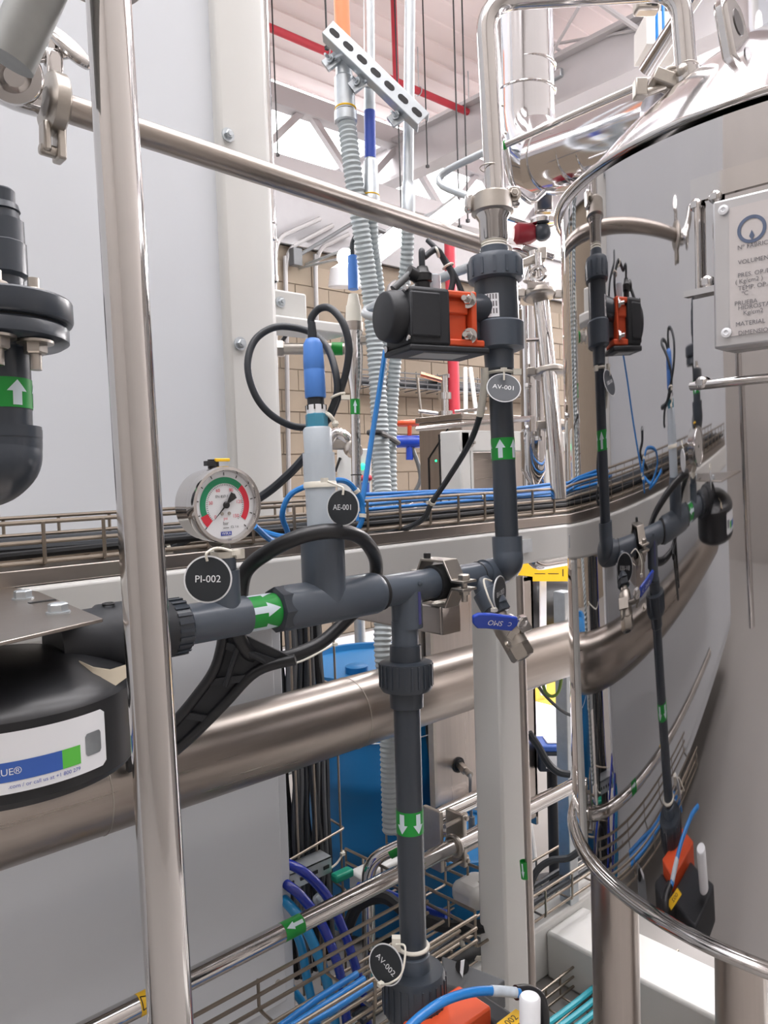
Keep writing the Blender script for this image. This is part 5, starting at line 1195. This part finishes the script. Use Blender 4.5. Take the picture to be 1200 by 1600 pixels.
# ================================================================== BLUE HANDLED BALL VALVE
b0 = V(lx(742), LYV-.012, LZ-.006); bd = V(.06, -.56, -.82).normalized(); bs = X.copy(); bs = (bs-bd*bs.dot(bd)).normalized(); bn = bs.cross(bd)
if bn.dot(CAM-b0) < 0: bn = -bn
t = thing('ball_valve', 'small steel ball valve with blue lever under the grey pipe', 'valve', b0+bd*.16)
part('pvc_socket', MB().lathe(b0, bd, [(0, .016), (.02, .018), (.022, .023), (.052, .0235), (.054, .019)], 32), PVC, t)
part('pvc_adapter', MB().hexa(b0+bd*.052, bd, .0225, .014), PVCD, t)
part('nipple', MB().cyl(b0+bd*.064, b0+bd*.078, .013, seg=20), CAST, t)
part('body', MB().lathe(b0+bd*.074, bd, [(0, .0175), (.004, .0205), (.02, .0215), (.03, .0205), (.05, .0205), (.055, .016)], 28), CAST, t)
part('end_hex', MB().hexa(b0+bd*.122, bd, .0205, .024).lathe(b0+bd*.146, bd, [(0, .011), (.001, .011)], 20), CAST, t)
part('bore', MB().lathe(b0+bd*.1465, bd, [(0, .009), (.0006, .009)], 18), INK, t)
st_ = b0+bd*.094
hq0, hq1 = P(735, 966, 1.17), P(806, 972, 1.20)
hu = (hq1-hq0).normalized(); hv = (UP*.8-FW*.4); hv = (hv-hu*hv.dot(hu)).normalized(); hn = hu.cross(hv)
if hn.dot(CAM-hq0) < 0: hn = -hn
Lh = (hq1-hq0).length; wz = .0125
lev = [(0, .006), (.008, .012), (.03, .0135), (Lh-.004, .0115), (Lh+.002, .0), (Lh-.006, -.0135), (.03, -.0125), (.014, -.0135), (.004, -.006)]
lv = part('lever', MB().slab([hq0+hu*a_+hv*b_ for a_, b_ in lev], hn*.007), HBLUE, t, 'blue plastic lever', bevel=.002)
part('lettering', text(text(MB(), 'SMO', .009, hq0+hu*Lh*.5+hn*.0076, -hu, -hv), 'C', .007, hq0+hu*Lh*.82+hn*.0076, -hu, -hv), LWHITE, lv)
kn = P(813, 970, 1.205)
part('lever_root', MB().slab([P(800, 980, 1.2), P(812, 962, 1.2), P(816, 975, 1.2), P(800, 1000, 1.21), P(792, 995, 1.21)], FW*.004), CAST, t)
part('stem_nut', MB().hexa(kn-hn*.002, hn+RT*.3, .011, .009).torus(kn+hn*.006, hn+RT*.3, .008, .003, 16, 6), STEEL, t)
part('stop_plate', MB().box(st_+bn*.012+RT*.018, .03, .02, .006, (bs, bd, bn)).cyl(st_+RT*.015, P(806, 985, 1.2), .006, seg=12).bolt(P(793, 1007, 1.19), bn, .004), CAST, t)
# ================================================================== FILTER WRENCH
ring = [(375, 940, 1.07), (384, 893, 1.045), (420, 862, 1.025), (470, 838, 1.015), (520, 830, 1.03), (560, 838, 1.08), (582, 862, 1.14), (588, 890, 1.19), (580, 930, 1.23), (545, 965, 1.23), (500, 1005, 1.21), (440, 1028, 1.17), (395, 1025, 1.12), (370, 985, 1.09)]
t = thing('filter_wrench', 'black plastic ring wrench hanging on the sensor branch behind the pipe', 'wrench', P(285, 1180, 1.1))
rr = [(x, y, d_) for x, y, d_ in ring]
part('ring', MB().tube(smooth_path([P(*r_) for r_ in rr], 8, True), .0105, 14, closed=True), BLACK, t)
ol = [(352, 978), (338, 1040), (305, 1090), (262, 1140), (212, 1190)]; orr = [(462, 1030), (402, 1048), (352, 1098), (300, 1150), (216, 1222)]
dpt = [1.10, 1.10, 1.10, 1.10, 1.10]
pl_ = [P(x, y, 1.105) for x, y in ol]; pr_ = [P(x, y, 1.115) for x, y in orr]
part('handle_web', MB().slab(pl_+pr_[::-1], FW*.006), BLACKM, t)
part('handle_rail', MB().tube(smooth_path([p_-FW*.002 for p_ in pl_], 6), .008, 10), BLACK, t)
part('handle_rail', MB().tube(smooth_path([p_-FW*.002 for p_ in pr_], 6), .008, 10), BLACK, t)
for k in range(4):
    a_ = smooth_path(pl_, 4)[2+k*4]; b_ = smooth_path(pr_, 4)[2+k*4-(1 if k % 2 else 0)]
    part('handle_rib', MB().box((a_+b_)/2-FW*.003, (b_-a_).length, .006, .01, ((b_-a_).normalized(), FW, (b_-a_).normalized().cross(FW))), BLACKM, t)
part('handle_rib', MB().cyl(P(372, 1010, 1.1), P(352, 1072, 1.1), .004, seg=8).cyl(P(415, 1035, 1.11), P(372, 1010, 1.1), .004, seg=8), BLACKM, t)
# ================================================================== AV-001 VALVE + ACTUATOR
t = thing('actuated_valve', 'grey union ball valve with orange bracket and black actuator on the riser', 'valve', rp(580))
part('lower_tail', rl_([(580, 19), (577, 22.5), (545, 23.5)]), PVC, t)
part('lower_union_nut', rl_([(549, 33), (546, 39.5), (508, 41), (505, 38), (504, 30)], 56), PVC, t)
part('body', rl_([(508, 33.5), (438, 33.5)]), PVCD, t)
part('upper_union_nut', rl_([(442, 36), (439, 42), (412, 43), (404, 40), (402, 26)], 56), PVC, t)
for k in range(14):
    th = 2*math.pi*k/14; u, v_, _ = frame(up_); w_ = u*math.cos(th)+v_*math.sin(th)
    for (ya, yb, rr_) in ((436, 412, 42.6),): part('nut_rib', MB().box((rp(ya)+rp(yb))/2+w_*rr_*KR, .0045, .003, (rp(ya)-rp(yb)).length, (up_.cross(w_), w_, up_)), PVC, t)
part('upper_tail', rl_([(404, 23), (388, 22), (387, 20)]), PVC, t)
part('thread', rl_([(390, 19.5), (387, 20.5), (385, 19.5), (383, 20.5), (381, 19.5), (379, 20.5), (376, 19.5)]), TIE, t)
part('label', MB().add([rp(y)+((-FW+RT*.0)*math.cos(a_)+RT*math.sin(a_)).normalized()*33.9*KR for a_ in (-.78, -.6, -.4, -.2, -.05) for y in (503, 467)], [(2*i, 2*i+1, 2*i+3, 2*i+2) for i in range(4)]), LWHITE, t, 'white printed label')
mb = MB()
for k in range(5):
    for j in range(3):
        a_ = -.72+.13*k; y0_ = 498-j*11; q_ = [rp(yy)+((-FW)*math.cos(aa)+RT*math.sin(aa)).normalized()*34.2*KR for aa, yy in ((a_, y0_), (a_+.07, y0_), (a_+.07, y0_-8), (a_, y0_-8))]
        mb.add(q_, [(0, 1, 2, 3)])
part('label_print', mb, INKG, t)
VC = rp(472); aa = -(_F0*.46+_R0*.888).normalized(); as_ = Z.cross(aa).normalized(); AF = (aa, as_, Z)
AC = VC-Z*.040+aa*.018
part('stem_boss', MB().cyl(VC-Z*.01, VC-Z*.02+aa*.072, .026, seg=24), PVCD, t)
part('body_flange', MB().box(AC+aa*.040-as_*.012, .03, .05, .06, AF), PVCD, t, bevel=.003)
br = part('orange_bracket', MB().box(AC+aa*.054, .010, .078, .088, AF).box(AC+aa*.078+Z*.038, .054, .078, .010, AF).box(AC+aa*.07-Z*.040, .07, .078, .012, AF).box(AC+aa*.083, .044, .05, .07, AF).box(AC+aa*.083+Z*.018+as_*.027, .044, .008, .022, AF), ORANGE, t, 'orange plastic bracket', bevel=.003)
for dz in (.030, -.028):
    part('bolt', MB().bolt(AC+aa*.062+Z*dz+as_*.034, as_*.6+aa*.8, .0075, .016), STEEL, br)
part('actuator_body', MB().box(AC+aa*.140-Z*.002, .075, .085, .092, AF).box(AC+aa*.112, .02, .075, .086, AF), BLACKM, t, 'matt black actuator body', bevel=.006)
part('actuator_side', MB().box(AC+aa*.150+as_*.043, .055, .006, .07, AF), BLACKM, t, bevel=.003)
part('actuator_base', MB().box(AC+aa*.105-Z*.052, .15, .09, .010, AF), BLACKM, t, bevel=.003)
part('base_label', MB().box(AC+aa*.105-Z*.0575+as_*.005, .085, .05, .001, AF), mat('dull_label', (150, 150, 146), .4), t)
part('end_drum', MB().lathe(AC+aa*.172+Z*.002, aa, [(0, .042), (.02, .041), (.030, .038), (.032, .035)], 40), BLACKM, t, bevel=.001)
for (ds, dz) in ((.035, .040), (.037, -.036), (-.036, -.044)):
    part('cover_screw', MB().lathe(AC+aa*.178+as_*ds+Z*dz, aa, [(0, .0055), (.003, .0055), (.004, .003)], 14), STEEL, t)
g0 = AC+aa*.128+Z*.046
part('cable_gland', MB().lathe(g0, Z, [(0, .013), (.014, .013), (.016, .016), (.028, .016), (.032, .011), (.04, .009)], 16).cyl(g0+Z*.02, g0+Z*.03+aa*.026, .011, seg=12), BLACK, t)
part('gland_tip', MB().cyl(g0+Z*.026+aa*.024, g0-Z*.0+aa*.055, .006, seg=10), CABLEG, t)
part('cable', MB().tube(smooth_path([g0+Z*.035, g0+Z*.065, P(662, 402, 1.26), P(682, 390, 1.27), P(697, 412, 1.28), P(707, 430, 1.28), P(705, 452, 1.28), P(695, 472, 1.28)]), .0052, 10).tube(smooth_path([P(668, 375, 1.3), P(690, 398, 1.29), P(710, 430, 1.3), P(724, 462, 1.3)]), .0045, 10), CABLE, t)
part('cable_tie', MB().torus(P(683, 394, 1.27), RT+UP*.4, .008, .002, 16, 6).torus(P(700, 416, 1.28), RT*.5-UP, .009, .002, 16, 6), TIE, t)
part('sight_cup', MB().lathe(P(676, 472, 1.28), Z, [(0, .017), (.006, .017), (.008, .015), (.042, .0145), (.044, .012)], 20), TRANS, t); part('sight_ring', MB().cyl(P(676, 472, 1.28), P(676, 466, 1.28), .0176, seg=20), BLUEC, t)
# steel ferrule and clamp above
t = thing('union_clamp', 'polished sanitary clamp and ferrule on top of the grey union valve', 'clamp', rp(378))
part('ferrule', rl_([(380, 19), (376, 22), (345, 22), (338, 27), (334, 27)]), STEEL, t)
part('clamp_band', rl_([(336, 28), (333, 33), (308, 32), (304, 27), (303, 17)]), CAST, t)
c = rp(308)+RT*.036; part('ear', MB().box(c, .024, .02, .034, (RT, FW, UP)).box(rp(318)-RT*.04, .014, .02, .03, (RT, FW, UP)), STEEL, t, bevel=.005)
part('bolt', MB().bolt(c-FW*.012, -FW, .007, .004), CAST, t)
# ================================================================== AV-002 (bottom)
t = thing('actuated_valve', 'lower union valve with orange bracket and black actuator at the bottom edge', 'valve', dp(1640))
part('union_nut', dl([(1512, 28), (1514, 46), (1520, 49), (1572, 50), (1580, 46), (1582, 38)], 56), PVCD, t)
for k in range(26):
    th = 2*math.pi*k/26; u, v_, _ = frame(dd_); w_ = u*math.cos(th)+v_*math.sin(th)
    part('nut_rib', MB().box((dp(1522)+dp(1572))/2+w_*49.6*KD, .003, .0028, (dp(1572)-dp(1522)).length, (dd_.cross(w_), w_, dd_)), PVCD, t)
part('body', dl([(1578, 40), (1660, 40)]), PVCD, t)
part('label', MB().add([dp(y)+((-FW)*math.cos(a_)+RT*math.sin(a_)).normalized()*40.4*KD for a_ in (-.75, -.5, -.25, .0) for y in (1583, 1650)], [(2*i, 2*i+1, 2*i+3, 2*i+2) for i in range(3)]), LWHITE, t)
part('red_print', MB().add([dp(y)+((-FW)*math.cos(a_)+RT*math.sin(a_)).normalized()*40.5*KD for a_ in (.1, .25) for y in (1586, 1650)], [(0, 1, 3, 2)]), mat('dial_red', (214, 44, 64), .5), t)
zO = PZ(720, 1575, 0).z
oz = dp(1560).z; T1 = PZ(717, 1538, oz); T2 = PZ(768, 1572, oz); T4 = PZ(640, 1606, oz)
ub = (T2-T1); va = (T4-T1); ub.z = va.z = 0; cen = T1+ub*.5+va*.5
lu = ub.length; un = ub.normalized(); vn = Z.cross(un).normalized()
if vn.dot(va) < 0: vn = -vn
lv_ = va.dot(vn)
br = part('orange_bracket', MB().box(T1+un*lu/2+vn*lv_/2-Z*.035, lu, lv_, .07, (un, vn, Z)), ORANGE, t, 'orange bracket', bevel=.004)
part('actuator_body', MB().box(T1+un*(lu/2+.012)-vn*.022-Z*.062, lu+.03, .042, .07, (un, vn, Z)), BLACKM, t, bevel=.008)
part('actuator_cover', MB().box(T1+un*(lu+.062)+vn*.035-Z*.058, .11, lv_*.9, .08, (un, vn, Z)), BLACKM, t, bevel=.006)
yl = PZ(800, 1592, oz-.006); yn = T1+un*(lu+.03)
part('yellow_label', MB().box(PZ(800, 1594, oz-.017), .046, .022, .0015, (X, Y, Z)), YEL, t, 'yellow label')
ux_ = (RT*.9+UP*.35).normalized(); uz_ = (UP*.8-RT*.35+FW*.4); uz_ = (uz_-ux_*uz_.dot(ux_)).normalized()
part('lettering', text(MB(), '002', .011, PZ(799, 1594, oz-.0158), X, Y), INK, t)
part('white_plug', MB().lathe(P(828, 1650, 1.06), UP, [(0, .0145), (.080, .0145), (.083, .0125)], 28), LWHITE, t, 'white round plug')
part('elbow_fitting', MB().tube(smooth_path([P(806, 1551, 1.17), P(826, 1550, 1.18), P(843, 1562, 1.18), P(848, 1590, 1.18), P(846, 1620, 1.18)]), .0105, 14), BLACK, t)
o = cable('air_tube', 'bright blue air tube arching over the lower orange bracket', [P(630, 1615, 1.06), P(655, 1590, 1.08), P(690, 1566, 1.10), P(730, 1552, 1.13), P(770, 1548, 1.15), P(812, 1552, 1.165)], .0068, BLUEC, seg=14)
part('sleeve', MB().tube(smooth_path([P(768, 1548, 1.149), P(788, 1549, 1.157), P(806, 1551, 1.163)]), .0076, 14), mat('printed_sleeve', (186, 196, 206), .4, 0, .3, 80), o, 'pale printed sleeve')
t = thing('cable_trunking', 'dark grey trunking bracket with torn holes behind the lower valve', 'bracket', P(750, 1540, 1.35))
part('channel', MB().slab([P(690, 1492, 1.36), P(790, 1530, 1.3), P(760, 1555, 1.28), P(695, 1540, 1.32)], -Z*.05), CABLEG, t, bevel=.003)
part('clip', MB().lathe(P(722, 1510, 1.33), -FW+UP*.4, [(0, .012), (.003, .012)], 14), RUBBER, t)
part('white_edge', MB().slab([P(720, 1502, 1.32), P(726, 1500, 1.32), P(723, 1528, 1.31), P(719, 1520, 1.31)], FW*.002), LWHITE, t)
